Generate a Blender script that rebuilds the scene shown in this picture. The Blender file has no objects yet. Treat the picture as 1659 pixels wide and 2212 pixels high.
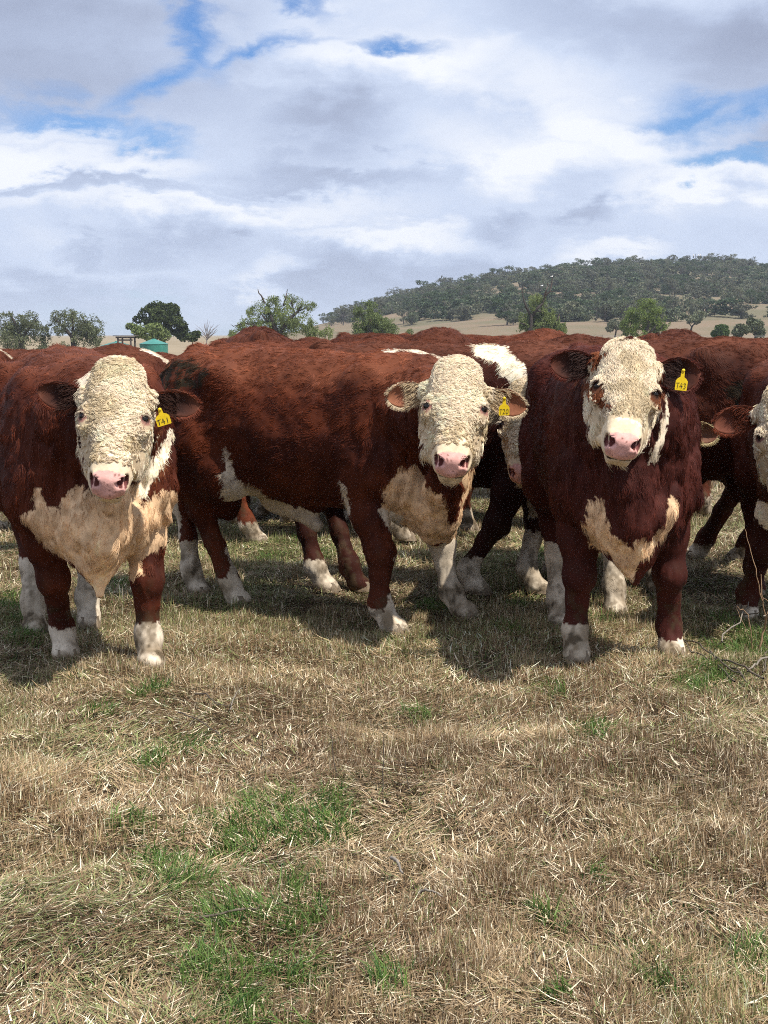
import bpy, math, random, os
import numpy as np
from mathutils import Vector, Matrix

random.seed(7)
RNG = np.random.default_rng(11)
ONLY = ''

# ------------------------------------------------------------------ camera, sky, sun, exposure
S = bpy.context.scene
COL = S.collection
CAM_H = 1.42                      # eye height of the photographer, metres
F_PX, W_PX, H_PX = 3370.0, 1659.0, 2212.0    # focal length in the units of a 1659 x 2212 frame
HOR = 724.0                       # row of the horizon in that frame
PITCH = math.atan((H_PX / 2 - HOR) / F_PX)
cd = bpy.data.cameras.new('camera')
cam = bpy.data.objects.new('camera', cd)
COL.objects.link(cam)
cam.location = (0, 0, CAM_H)
cam.rotation_euler = (math.pi / 2 - PITCH, 0, 0)
cd.sensor_fit = 'VERTICAL'
cd.sensor_height = 36.0
cd.lens = 36.0 * F_PX / H_PX
cd.clip_start = 0.1
cd.clip_end = 20000
S.camera = cam
S.view_settings.view_transform = 'Standard'
S.view_settings.look = 'None'
S.view_settings.exposure = 0.36
S.view_settings.gamma = 1.0
S.render.film_transparent = False

TO_SUN = Vector((0.60, -0.50, 1.30)).normalized()
SUN_EL = math.asin(TO_SUN.z)
SUN_AZ = math.atan2(TO_SUN.x, TO_SUN.y)
sl = bpy.data.lights.new('sun', 'SUN')
sl.energy = 4.8
sl.angle = math.radians(0.53)
sl.color = (1.0, 0.95, 0.87)
sun = bpy.data.objects.new('sun', sl)
COL.objects.link(sun)
sun.location = TO_SUN * 60
sun.rotation_euler = TO_SUN.to_track_quat('Z', 'Y').to_euler()


def pix_dir(u, v):
    """direction of a pixel of the 1659 x 2212 frame"""
    x = (u - W_PX / 2) / F_PX
    y = -(v - H_PX / 2) / F_PX
    c, s = math.cos(PITCH), math.sin(PITCH)
    return Vector((x, c + y * s, -s + y * c))


def P(u, v, Y):
    """the point at distance Y along the ground that shows at (u, v)"""
    d = pix_dir(u, v)
    k = Y / d.y
    return Vector((d.x * k, Y, CAM_H + d.z * k))


def G(u, v, z=0.0):
    """the ground point that shows at (u, v)"""
    d = pix_dir(u, v)
    k = (z - CAM_H) / d.z
    return Vector((d.x * k, d.y * k, z))


class NT:
    def __init__(self, tree):
        self.t = tree
        self.n = tree.nodes
        self.l = tree.links

    def add(self, typ, **kw):
        n = self.n.new(typ)
        for k, v in kw.items():
            setattr(n, k, v)
        return n

    def link(self, a, b):
        self.l.new(a, b)

    def _in(self, sock, v):
        if isinstance(v, bpy.types.NodeSocket):
            self.l.new(v, sock)
        elif v is not None:
            sock.default_value = v

    def math(self, op, a, b=None, c=None, clamp=False):
        n = self.n.new('ShaderNodeMath')
        n.operation = op
        n.use_clamp = clamp
        self._in(n.inputs[0], a)
        self._in(n.inputs[1], b)
        self._in(n.inputs[2], c)
        return n.outputs[0]

    def mix(self, f, a, b):
        n = self.n.new('ShaderNodeMix')
        n.data_type = 'RGBA'
        self._in(n.inputs[0], f)
        self._in(n.inputs[6], a)
        self._in(n.inputs[7], b)
        return n.outputs[2]

    def noise(self, vec, scale, detail=4, rough=0.5, dist=0.0):
        n = self.n.new('ShaderNodeTexNoise')
        n.inputs['Scale'].default_value = scale
        n.inputs['Detail'].default_value = detail
        n.inputs['Roughness'].default_value = rough
        n.inputs['Distortion'].default_value = dist
        if vec is not None:
            self.l.new(vec, n.inputs['Vector'])
        return n.outputs['Fac']

    def ramp(self, f, lo, hi, a=0.0, b=1.0):
        n = self.n.new('ShaderNodeMapRange')
        n.interpolation_type = 'SMOOTHSTEP'
        self._in(n.inputs['Value'], f)
        n.inputs['From Min'].default_value = lo
        n.inputs['From Max'].default_value = hi
        n.inputs['To Min'].default_value = a
        n.inputs['To Max'].default_value = b
        return n.outputs['Result']


def build_world():
    w = bpy.data.worlds.new('World')
    S.world = w
    w.use_nodes = True
    T = NT(w.node_tree)
    for n in list(T.n):
        T.n.remove(n)
    sky = T.add('ShaderNodeTexSky', sky_type='NISHITA', sun_disc=False)
    sky.sun_elevation = SUN_EL
    sky.sun_rotation = SUN_AZ
    sky.altitude = 400
    sky.air_density = 1.0
    sky.dust_density = 0.6
    sky.ozone_density = 2.5
    tc = T.add('ShaderNodeTexCoord')
    sep = T.add('ShaderNodeSeparateXYZ')
    T.link(tc.outputs['Generated'], sep.inputs[0])
    X, Y, Z = sep.outputs
    # heading across the sky and height over the horizon, in radians
    az = T.math('ARCTAN2', X, Y)
    el = T.math('ARCSINE', Z)
    # cloud deck seen in perspective: flat cells get narrower towards the horizon
    zz = T.math('MAXIMUM', T.math('ADD', Z, 0.16), 0.05)
    px = T.math('DIVIDE', X, zz)
    py = T.math('DIVIDE', Y, zz)
    cmb = T.add('ShaderNodeCombineXYZ')
    T.link(px, cmb.inputs[0]); T.link(py, cmb.inputs[1])
    deck = cmb.outputs[0]
    cm2 = T.add('ShaderNodeCombineXYZ')
    T.link(T.math('MULTIPLY', az, 1.0), cm2.inputs[0]); T.link(T.math('MULTIPLY', el, 1.9), cm2.inputs[1])
    flat = cm2.outputs[0]
    n1 = T.noise(flat, 5.0, 9, 0.56, 0.25)
    n2 = T.noise(flat, 19.0, 8, 0.6, 0.2)
    n3 = T.noise(deck, 1.7, 8, 0.55, 0.35)
    wx = T.math('MULTIPLY', T.math('SUBTRACT', n1, 0.5), 0.085)
    wy = T.math('MULTIPLY', T.math('SUBTRACT', n3, 0.5), 0.055)
    w2 = T.math('MULTIPLY', T.math('SUBTRACT', n2, 0.5), 0.060)
    azw = T.math('ADD', T.math('ADD', az, wx), w2)
    elw = T.math('ADD', T.math('ADD', el, wy), w2)

    def spot(u, v, ru, rv, soft=0.6, rot=0.0):
        """soft patch of the sky round pixel (u, v)"""
        d = pix_dir(u, v).normalized()
        a0, e0 = math.atan2(d.x, d.y), math.asin(d.z)
        dx = T.math('SUBTRACT', azw, a0)
        dy = T.math('SUBTRACT', elw, e0)
        c, s_ = math.cos(rot), math.sin(rot)
        ax = T.math('DIVIDE', T.math('ADD', T.math('MULTIPLY', dx, c), T.math('MULTIPLY', dy, s_)), ru / F_PX)
        ay = T.math('DIVIDE', T.math('SUBTRACT', T.math('MULTIPLY', dy, c), T.math('MULTIPLY', dx, s_)), rv / F_PX)
        r = T.math('SQRT', T.math('ADD', T.math('MULTIPLY', ax, ax), T.math('MULTIPLY', ay, ay)))
        return T.ramp(r, 1.0 + soft, 1.0 - soft)

    def acc(lst):
        o = lst[0]
        for q in lst[1:]:
            o = T.math('MAXIMUM', o, q)
        return o
    gaps = acc([
        spot(640, 0, 80, 22, 0.8), spot(415, 60, 34, 80, 0.95, 0.3), spot(340, 160, 110, 22, 0.95, 0.5),
        spot(160, 255, 150, 30, 0.85, -0.15), spot(330, 300, 70, 20, 0.9),
        spot(870, 100, 80, 22, 0.85), spot(560, 115, 130, 18, 0.95, 0.2), spot(1610, 235, 130, 38, 0.8, 0.15),
        spot(1580, 352, 110, 26, 0.6), spot(1480, 230, 70, 30, 0.8), spot(300, 716, 160, 44, 0.95), spot(560, 725, 160, 34, 0.95)])
    brk = T.math('MULTIPLY', T.ramp(n3, 0.62, 0.85), T.ramp(el, 0.08, 0.2))
    cover = T.math('SUBTRACT', 1.0, T.math('MAXIMUM', T.math('MULTIPLY', gaps, T.ramp(n2, 0.30, 0.55, 0.45, 1.0)), T.math('MULTIPLY', brk, 0.35)), clamp=True)
    # thickness of the cloud: grey bellies and bright edges
    dark = acc([
        spot(150, 140, 330, 130, 0.9), spot(90, 30, 320, 90, 0.9), spot(200, 405, 330, 17, 0.7, -0.02), spot(640, 372, 260, 24, 0.8, -0.03),
        spot(700, 285, 120, 40, 0.95), spot(1290, 90, 190, 70, 0.95), spot(1250, 470, 66, 20, 0.8, 0.2), spot(1080, 484, 46, 26, 0.9),
        spot(360, 540, 110, 34, 0.95), spot(500, 520, 36, 16, 0.9), spot(220, 545, 60, 20, 0.9), spot(820, 600, 260, 40, 0.95), spot(120, 640, 240, 42, 0.95),
        spot(1640, 330, 50, 40, 0.9), spot(640, 640, 120, 40, 0.95), spot(1560, 120, 160, 60, 0.95)])
    lite = acc([
        spot(100, 290, 160, 30, 0.8), spot(60, 340, 230, 30, 0.8, -0.05), spot(1330, 300, 180, 60, 0.8, -0.5), spot(1550, 400, 200, 34, 0.8), spot(1330, 550, 100, 24, 0.7),
        spot(590, 600, 56, 28, 0.7), spot(830, 500, 170, 26, 0.8), spot(900, 130, 330, 50, 0.95), spot(1190, 150, 180, 70, 0.9), spot(330, 360, 190, 20, 0.9),
        spot(460, 440, 300, 30, 0.95), spot(1180, 330, 190, 50, 0.95)])
    tex = T.math('MULTIPLY', T.math('MULTIPLY', T.math('SUBTRACT', n3, 0.5), 0.75), T.ramp(el, 0.02, 0.20, 0.12, 1.0))
    tex2 = T.math('MULTIPLY_ADD', T.math('SUBTRACT', n1, 0.5), 0.85, tex)
    tex2 = T.math('MULTIPLY_ADD', T.math('SUBTRACT', n2, 0.5), 0.35, tex2)
    b = T.math('MULTIPLY_ADD', lite, 0.42, tex2)
    b = T.math('MULTIPLY_ADD', dark, -0.36, b)
    b = T.math('ADD', b, 0.60, clamp=True)
    r = T.add('ShaderNodeValToRGB')
    e = r.color_ramp.elements
    e[0].position, e[0].color = 0.0, (0.36, 0.415, 0.575, 1)
    e[1].position, e[1].color = 1.0, (1.0, 1.03, 1.10, 1)
    m = e.new(0.35); m.color = (0.515, 0.60, 0.80, 1)
    m = e.new(0.62); m.color = (0.67, 0.765, 0.965, 1)
    T.link(b, r.inputs[0])
    bgs = T.add('ShaderNodeBackground')
    sc = T.add('ShaderNodeVectorMath', operation='MULTIPLY')
    sc.inputs[1].default_value = (0.66, 1.0, 1.48)
    T.link(sky.outputs[0], sc.inputs[0])
    T.link(sc.outputs[0], bgs.inputs[0])
    bgs.inputs[1].default_value = 0.068
    bgc = T.add('ShaderNodeBackground')
    T.link(r.outputs[0], bgc.inputs[0])
    bgc.inputs[1].default_value = 0.75
    mx = T.add('ShaderNodeMixShader')
    T.link(cover, mx.inputs[0]); T.link(bgs.outputs[0], mx.inputs[1]); T.link(bgc.outputs[0], mx.inputs[2])
    out = T.add('ShaderNodeOutputWorld')
    T.link(mx.outputs[0], out.inputs[0])
    w.cycles.sampling_method = 'MANUAL'
    w.cycles.sample_map_resolution = 512


build_world()
S.cycles.max_bounces = 5
S.cycles.diffuse_bounces = 3
S.cycles.glossy_bounces = 2
S.cycles.transmission_bounces = 3
S.cycles.transparent_max_bounces = 6
S.cycles.volume_bounces = 0
S.cycles.use_adaptive_sampling = False
S.cycles.adaptive_threshold = 0.02
S.cycles.use_denoising = False
S.cycles.sample_clamp_indirect = 3.0
S.cycles.sample_clamp_direct = 12.0
S.cycles.filter_width = 1.0


# ------------------------------------------------------------------ helpers
def tag(o, label=None, cat=None, group=None, kind=None):
    if label: o['label'] = label
    if cat: o['category'] = cat
    if group: o['group'] = group
    if kind: o['kind'] = kind
    return o


def empty(name, loc=(0, 0, 0), rz=0.0, scale=1.0):
    o = bpy.data.objects.new(name, None)
    COL.objects.link(o)
    o.location = loc
    o.rotation_euler = (0, 0, rz)
    o.scale = (scale,) * 3
    o.empty_display_size = 0.2
    return o


def mesh_np(name, V, faces, mat=None, parent=None, col=None, smooth=True, nper=None):
    """V (n,3); faces: (m,k) int array or list of such arrays"""
    if not isinstance(faces, list):
        faces = [faces]
    me = bpy.data.meshes.new(name)
    V = np.asarray(V, np.float32)
    nl = sum(f.size for f in faces)
    nf = sum(len(f) for f in faces)
    me.vertices.add(len(V))
    me.vertices.foreach_set('co', V.ravel())
    me.loops.add(nl)
    me.polygons.add(nf)
    me.loops.foreach_set('vertex_index', np.concatenate([f.ravel() for f in faces]).astype(np.int32))
    st, k = [], 0
    tot = []
    for f in faces:
        n, w = f.shape
        st.append(k + np.arange(n) * w)
        tot.append(np.full(n, w))
        k += f.size
    me.polygons.foreach_set('loop_start', np.concatenate(st).astype(np.int32))
    try:
        me.polygons.foreach_set('loop_total', np.concatenate(tot).astype(np.int32))
    except Exception:
        pass
    me.polygons.foreach_set('use_smooth', np.full(nf, smooth))
    me.update(calc_edges=True)
    me.validate()
    if col is not None:
        a = me.color_attributes.new('Col', 'FLOAT_COLOR', 'POINT')
        c = np.ones((len(V), 4), np.float32)
        c[:, :3] = col
        a.data.foreach_set('color', c.ravel())
    if mat is not None:
        me.materials.append(mat)
    o = bpy.data.objects.new(name, me)
    COL.objects.link(o)
    if parent is not None:
        o.parent = parent
    return o


def hair_np(name, pts, rad, col, mat, parent=None):
    """pts (N,K,3), rad (N,K), col (N,3)"""
    N, K = pts.shape[:2]
    hc = bpy.data.hair_curves.new(name)
    hc.add_curves([K] * N)
    hc.position_data.foreach_set('vector', pts.astype(np.float32).ravel())
    a = hc.attributes.get('radius') or hc.attributes.new('radius', 'FLOAT', 'POINT')
    a.data.foreach_set('value', rad.astype(np.float32).ravel())
    a = hc.attributes.new('Col', 'FLOAT_COLOR', 'CURVE')
    c = np.ones((N, 4), np.float32)
    c[:, :3] = col
    a.data.foreach_set('color', c.ravel())
    hc.materials.append(mat)
    o = bpy.data.objects.new(name, hc)
    COL.objects.link(o)
    if parent is not None:
        o.parent = parent
    return o


def _hash(ix, iy, iz, seed):
    h = (ix.astype(np.uint32) * np.uint32(374761393) + iy.astype(np.uint32) * np.uint32(668265263)
         + iz.astype(np.uint32) * np.uint32(2147483647 - 1274126177) + np.uint32(seed * 974634 + 12345))
    h = (h ^ (h >> np.uint32(13))) * np.uint32(1274126177)
    h = (h ^ (h >> np.uint32(16))) * np.uint32(2246822519)
    h = h ^ (h >> np.uint32(15))
    return (h & np.uint32(0xFFFFFF)).astype(np.float32) / 16777216.0


def vnoise(p, seed=0):
    """value noise 0..1 at points p (n,3)"""
    p = np.asarray(p, np.float64) + 1000.0
    i = np.floor(p).astype(np.int64)
    f = (p - i).astype(np.float32)
    f = f * f * (3 - 2 * f)
    r = 0
    with np.errstate(over='ignore'):
        for dx in (0, 1):
            wx = f[:, 0] if dx else 1 - f[:, 0]
            for dy in (0, 1):
                wy = f[:, 1] if dy else 1 - f[:, 1]
                for dz in (0, 1):
                    wz = f[:, 2] if dz else 1 - f[:, 2]
                    r = r + wx * wy * wz * _hash(i[:, 0] + dx, i[:, 1] + dy, i[:, 2] + dz, seed)
    return r


def vnoise3(p, seed=0):
    return np.stack([vnoise(p, seed + k * 17) for k in range(3)], 1) * 2 - 1


def fbm(p, seed=0, octs=3):
    a, s, t = 0.5, 0.0, 0.0
    for k in range(octs):
        s = s + a * vnoise(p * (2 ** k), seed + k)
        t += a
        a *= 0.5
    return s / t


def nrm(v):
    return v / np.maximum(np.linalg.norm(v, axis=-1, keepdims=True), 1e-9)


def in_poly(x, y, poly):
    poly = np.asarray(poly, float)
    ins = np.zeros(len(x), bool)
    n = len(poly)
    j = n - 1
    for i in range(n):
        xi, yi = poly[i]
        xj, yj = poly[j]
        c = ((yi > y) != (yj > y)) & (x < (xj - xi) * (y - yi) / (yj - yi + 1e-12) + xi)
        ins ^= c
        j = i
    return ins


# ------------------------------------------------------------------ materials
def pmat(name, color=(0.5, 0.5, 0.5), rough=0.7, spec=0.3, attr=False, var=0.0, vscale=30, bump=0.0, bscale=60, sheen=0.0, trans=0.0, metal=0.0):
    m = bpy.data.materials.new(name)
    m.use_nodes = True
    T = NT(m.node_tree)
    b = T.n['Principled BSDF']
    b.inputs['Roughness'].default_value = rough
    b.inputs['Specular IOR Level'].default_value = spec
    b.inputs['Metallic'].default_value = metal
    b.inputs['Sheen Weight'].default_value = sheen
    tc = T.add('ShaderNodeTexCoord').outputs['Object']
    if attr:
        a = T.add('ShaderNodeAttribute', attribute_name='Col')
        c = a.outputs['Color']
    else:
        r = T.add('ShaderNodeRGB')
        r.outputs[0].default_value = (*color, 1)
        c = r.outputs[0]
    if var > 0:
        n = T.noise(tc, vscale, 4, 0.6)
        f = T.ramp(n, 0.25, 0.75, 1 - var, 1 + var)
        v = T.add('ShaderNodeVectorMath', operation='SCALE')
        T.link(c, v.inputs[0]); T.link(f, v.inputs['Scale'])
        c = v.outputs[0]
    T.link(c, b.inputs['Base Color'])
    if bump > 0:
        bn = T.add('ShaderNodeBump')
        bn.inputs['Strength'].default_value = bump
        bn.inputs['Distance'].default_value = 0.01
        T.link(T.noise(tc, bscale, 4, 0.6), bn.inputs['Height'])
        T.link(bn.outputs[0], b.inputs['Normal'])
    if trans > 0:
        tr = T.add('ShaderNodeBsdfTranslucent')
        T.link(c, tr.inputs[0])
        mx = T.add('ShaderNodeMixShader')
        mx.inputs[0].default_value = trans
        T.link(b.outputs[0], mx.inputs[1]); T.link(tr.outputs[0], mx.inputs[2])
        T.link(mx.outputs[0], T.n['Material Output'].inputs[0])
    return m


M_HIDE = pmat('hide', attr=True, rough=0.75, spec=0.15, var=0.12, vscale=60, bump=0.12, bscale=140)
M_HAIR = pmat('coat_hair', attr=True, rough=0.5, spec=0.16)
M_CURL = pmat('curly_hair', attr=True, rough=0.55, spec=0.2, trans=0.15)
M_NOSE = M_HIDE
M_EYE = pmat('eye', (0.012, 0.008, 0.006), rough=0.08, spec=0.4)
M_HOOF = pmat('hoof', (0.20, 0.15, 0.10), rough=0.6, var=0.4, vscale=40)
M_TAG = pmat('tag_plastic', (0.80, 0.56, 0.02), rough=0.35, spec=0.4, var=0.10, vscale=50)
M_INK = pmat('tag_ink', (0.02, 0.02, 0.02), rough=0.6)
M_STRAW = pmat('straw', attr=True, rough=0.55, spec=0.3, trans=0.12)
M_GREEN = pmat('green_blade', attr=True, rough=0.5, spec=0.3, trans=0.35)
M_LEAF = pmat('leaf', attr=True, rough=0.6, spec=0.2, trans=0.25)
M_BARK = pmat('bark', attr=True, rough=0.9, spec=0.1, var=0.3, vscale=3)


# ------------------------------------------------------------------ signed-distance modelling
def gsmooth(a, n):
    if n < 1:
        return a
    k = np.exp(-0.5 * (np.arange(-3 * n, 3 * n + 1) / n) ** 2)
    k /= k.sum()
    return np.convolve(np.pad(a, 3 * n, mode='edge'), k, 'valid')


class Prof:
    """smooth table of values along one axis"""
    def __init__(self, keys, smooth=0.03):
        keys = np.asarray(keys, float)
        self.x = np.linspace(keys[0, 0], keys[-1, 0], 400)
        step = self.x[1] - self.x[0]
        n = int(smooth / step)
        self.v = [gsmooth(np.interp(self.x, keys[:, 0], keys[:, c]), n) for c in range(1, keys.shape[1])]
        self.lo, self.hi = keys[0, 0], keys[-1, 0]

    def __call__(self, x, c):
        return np.interp(x, self.x, self.v[c])


def smin(a, b, k):
    h = np.clip(0.5 + 0.5 * (b - a) / k, 0, 1)
    return b + (a - b) * h - k * h * (1 - h)


def smax(a, b, k):
    return -smin(-a, -b, k)


def d_rcone(X, Y, Z, a, b, ra, rb, flat=None):
    a = np.asarray(a, float); b = np.asarray(b, float)
    d = b - a
    L2 = max(d @ d, 1e-9)
    px, py, pz = X - a[0], Y - a[1], Z - a[2]
    t = np.clip((px * d[0] + py * d[1] + pz * d[2]) / L2, 0, 1)
    qx, qy, qz = px - t * d[0], py - t * d[1], pz - t * d[2]
    if flat is not None:          # flat = (unit axis, factor): squeeze along that axis
        ax, fac = flat
        q = qx * ax[0] + qy * ax[1] + qz * ax[2]
        g = (1 / fac - 1) * q
        qx, qy, qz = qx + g * ax[0], qy + g * ax[1], qz + g * ax[2]
    return np.sqrt(qx * qx + qy * qy + qz * qz) - (ra + (rb - ra) * t)


def d_rbox(X, Y, Z, c, hb, r, R):
    px, py, pz = X - c[0], Y - c[1], Z - c[2]
    a = np.abs(px * R[0][0] + py * R[0][1] + pz * R[0][2]) - hb[0]
    b = np.abs(px * R[1][0] + py * R[1][1] + pz * R[1][2]) - hb[1]
    c_ = np.abs(px * R[2][0] + py * R[2][1] + pz * R[2][2]) - hb[2]
    return np.sqrt(np.maximum(a, 0) ** 2 + np.maximum(b, 0) ** 2 + np.maximum(c_, 0) ** 2) + np.minimum(np.maximum(a, np.maximum(b, c_)), 0) - r


def d_ell(X, Y, Z, c, r, R=None):
    px, py, pz = X - c[0], Y - c[1], Z - c[2]
    if R is not None:             # rows of R: local axes
        px, py, pz = (px * R[0][0] + py * R[0][1] + pz * R[0][2], px * R[1][0] + py * R[1][1] + pz * R[1][2], px * R[2][0] + py * R[2][1] + pz * R[2][2])
    k0 = np.sqrt((px / r[0]) ** 2 + (py / r[1]) ** 2 + (pz / r[2]) ** 2)
    k1 = np.sqrt((px / r[0] ** 2) ** 2 + (py / r[1] ** 2) ** 2 + (pz / r[2] ** 2) ** 2)
    return k0 * (k0 - 1) / np.maximum(k1, 1e-6)


class Field:
    def __init__(self, lo, hi, h):
        self.lo = np.asarray(lo, float); self.h = h
        self.n = np.ceil((np.asarray(hi, float) - self.lo) / h).astype(int) + 1
        self.f = np.full(self.n, 0.5, np.float32)
        self.ax = [(self.lo[i] + h * np.arange(self.n[i])).astype(np.float32) for i in range(3)]

    def box(self, lo, hi):
        s = []
        for i in range(3):
            a = int(np.clip(math.floor((lo[i] - self.lo[i]) / self.h), 0, self.n[i] - 1))
            b = int(np.clip(math.ceil((hi[i] - self.lo[i]) / self.h) + 1, a + 1, self.n[i]))
            s.append(slice(a, b))
        return tuple(s)

    def add(self, fn, lo, hi, k, mode='u'):
        s = self.box(np.asarray(lo) - k - 0.02, np.asarray(hi) + k + 0.02)
        X = self.ax[0][s[0]][:, None, None]; Y = self.ax[1][s[1]][None, :, None]; Z = self.ax[2][s[2]][None, None, :]
        d = fn(X, Y, Z).astype(np.float32)
        if mode == 'u':
            self.f[s] = smin(self.f[s], d, k)
        else:
            self.f[s] = smax(self.f[s], -d, k)

    def rcone(self, a, b, ra, rb, k=0.03, flat=None, mode='u'):
        a = np.asarray(a, float); b = np.asarray(b, float)
        r = max(ra, rb)
        self.add(lambda X, Y, Z: d_rcone(X, Y, Z, a, b, ra, rb, flat), np.minimum(a, b) - r, np.maximum(a, b) + r, k, mode)

    def chain(self, pts, rads, k=0.03, flat=None):
        for i in range(len(pts) - 1):
            self.rcone(pts[i], pts[i + 1], rads[i], rads[i + 1], k, flat)

    def ell(self, c, r, k=0.03, R=None, mode='u'):
        m = max(r)
        self.add(lambda X, Y, Z: d_ell(X, Y, Z, c, r, R), np.asarray(c) - m, np.asarray(c) + m, k, mode)

    def mesh(self):
        f, h = self.f, self.h
        s = f < 0
        nx, ny, nz = f.shape
        cs = [(a, b, c) for a in (0, 1) for b in (0, 1) for c in (0, 1)]
        cnt = np.zeros((nx - 1, ny - 1, nz - 1), np.int8)
        for a, b, c in cs:
            cnt += s[a:nx - 1 + a, b:ny - 1 + b, c:nz - 1 + c]
        act = (cnt > 0) & (cnt < 8)
        ai = np.argwhere(act)
        idx = np.full(act.shape, -1, np.int32)
        idx[act] = np.arange(len(ai))
        cv = {q: f[ai[:, 0] + q[0], ai[:, 1] + q[1], ai[:, 2] + q[2]] for q in cs}
        accu = np.zeros((len(ai), 3)); num = np.zeros(len(ai))
        for q in cs:
            for axis in range(3):
                if q[axis]:
                    continue
                q2 = tuple(v + (1 if i == axis else 0) for i, v in enumerate(q))
                a, b = cv[q], cv[q2]
                m = (a < 0) != (b < 0)
                t = np.where(m, a / np.where(m, a - b, 1), 0)
                p = np.tile(np.asarray(q, float), (len(ai), 1))
                p[:, axis] += t
                accu += p * m[:, None]
                num += m
        V = self.lo + h * (ai + accu / num[:, None])
        quads = []
        for axis in range(3):
            u, w = [(1, 2), (2, 0), (0, 1)][axis]
            sa = [slice(0, None)] * 3; sb = [slice(0, None)] * 3
            sa[axis] = slice(0, -1); sb[axis] = slice(1, None)
            m = s[tuple(sa)] != s[tuple(sb)]
            e = np.argwhere(m)
            e = e[(e[:, u] > 0) & (e[:, w] > 0) & (e[:, u] < f.shape[u] - 1) & (e[:, w] < f.shape[w] - 1)]
            def cell(du, dw):
                q = e.copy(); q[:, u] -= du; q[:, w] -= dw
                return idx[q[:, 0], q[:, 1], q[:, 2]]
            Q = np.stack([cell(1, 1), cell(0, 1), cell(0, 0), cell(1, 0)], 1)
            inside = s[e[:, 0], e[:, 1], e[:, 2]]
            Q[~inside] = Q[~inside][:, ::-1]
            quads.append(Q)
        Q = np.concatenate(quads)
        Q = Q[(Q >= 0).all(1)]
        return V, Q


def vert_normals(V, Q):
    a, b, c, d = (V[Q[:, i]] for i in range(4))
    fn = np.cross(c - a, d - b)
    N = np.zeros_like(V)
    for i in range(4):
        np.add.at(N, Q[:, i], fn)
    return nrm(N), np.linalg.norm(fn, axis=1) * 0.5
# ------------------------------------------------------------------ bulls
TORSO = Prof([  # x, top, bottom, half width
    (-0.93, 1.10, 0.98, 0.03), (-0.90, 1.24, 0.90, 0.13), (-0.84, 1.32, 0.80, 0.21), (-0.72, 1.37, 0.70, 0.275), (-0.52, 1.39, 0.62, 0.315),
    (-0.30, 1.375, 0.585, 0.345), (-0.05, 1.36, 0.565, 0.37), (0.18, 1.365, 0.56, 0.365), (0.36, 1.39, 0.545, 0.335), (0.50, 1.385, 0.50, 0.30),
    (0.62, 1.33, 0.46, 0.25), (0.71, 1.22, 0.50, 0.18), (0.76, 1.05, 0.62, 0.08), (0.78, 0.95, 0.80, 0.02)], 0.03)
HEADP = Prof([  # t, half width, half height, centre
    (-0.06, 0.01, 0.01, -0.09), (-0.045, 0.060, 0.055, -0.085), (0.0, 0.098, 0.098, -0.088), (0.06, 0.116, 0.125, -0.105), (0.14, 0.126, 0.142, -0.124),
    (0.22, 0.131, 0.148, -0.136), (0.27, 0.119, 0.146, -0.138), (0.32, 0.094, 0.138, -0.135), (0.38, 0.074, 0.118, -0.118), (0.45, 0.070, 0.088, -0.090), (0.50, 0.069, 0.070, -0.078),
    (0.53, 0.055, 0.045, -0.072), (0.545, 0.01, 0.01, -0.07)], 0.010)

RED_D = np.array([0.060, 0.0125, 0.0065])
RED_M = np.array([0.150, 0.0310, 0.0120])
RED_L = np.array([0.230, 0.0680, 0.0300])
CREAM = np.array([0.92, 0.775, 0.575])
WHITE = np.array([0.66, 0.56, 0.43])
TAN = np.array([0.74, 0.50, 0.295])
PINK = np.array([0.68, 0.37, 0.32])
DARK = np.array([0.03, 0.012, 0.008])
SOIL = np.array([0.10, 0.085, 0.04])


def crop_poly(pts, sx, ox, oy):
    return [(x * sx + ox, y * sx + oy) for x, y in pts]


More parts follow.
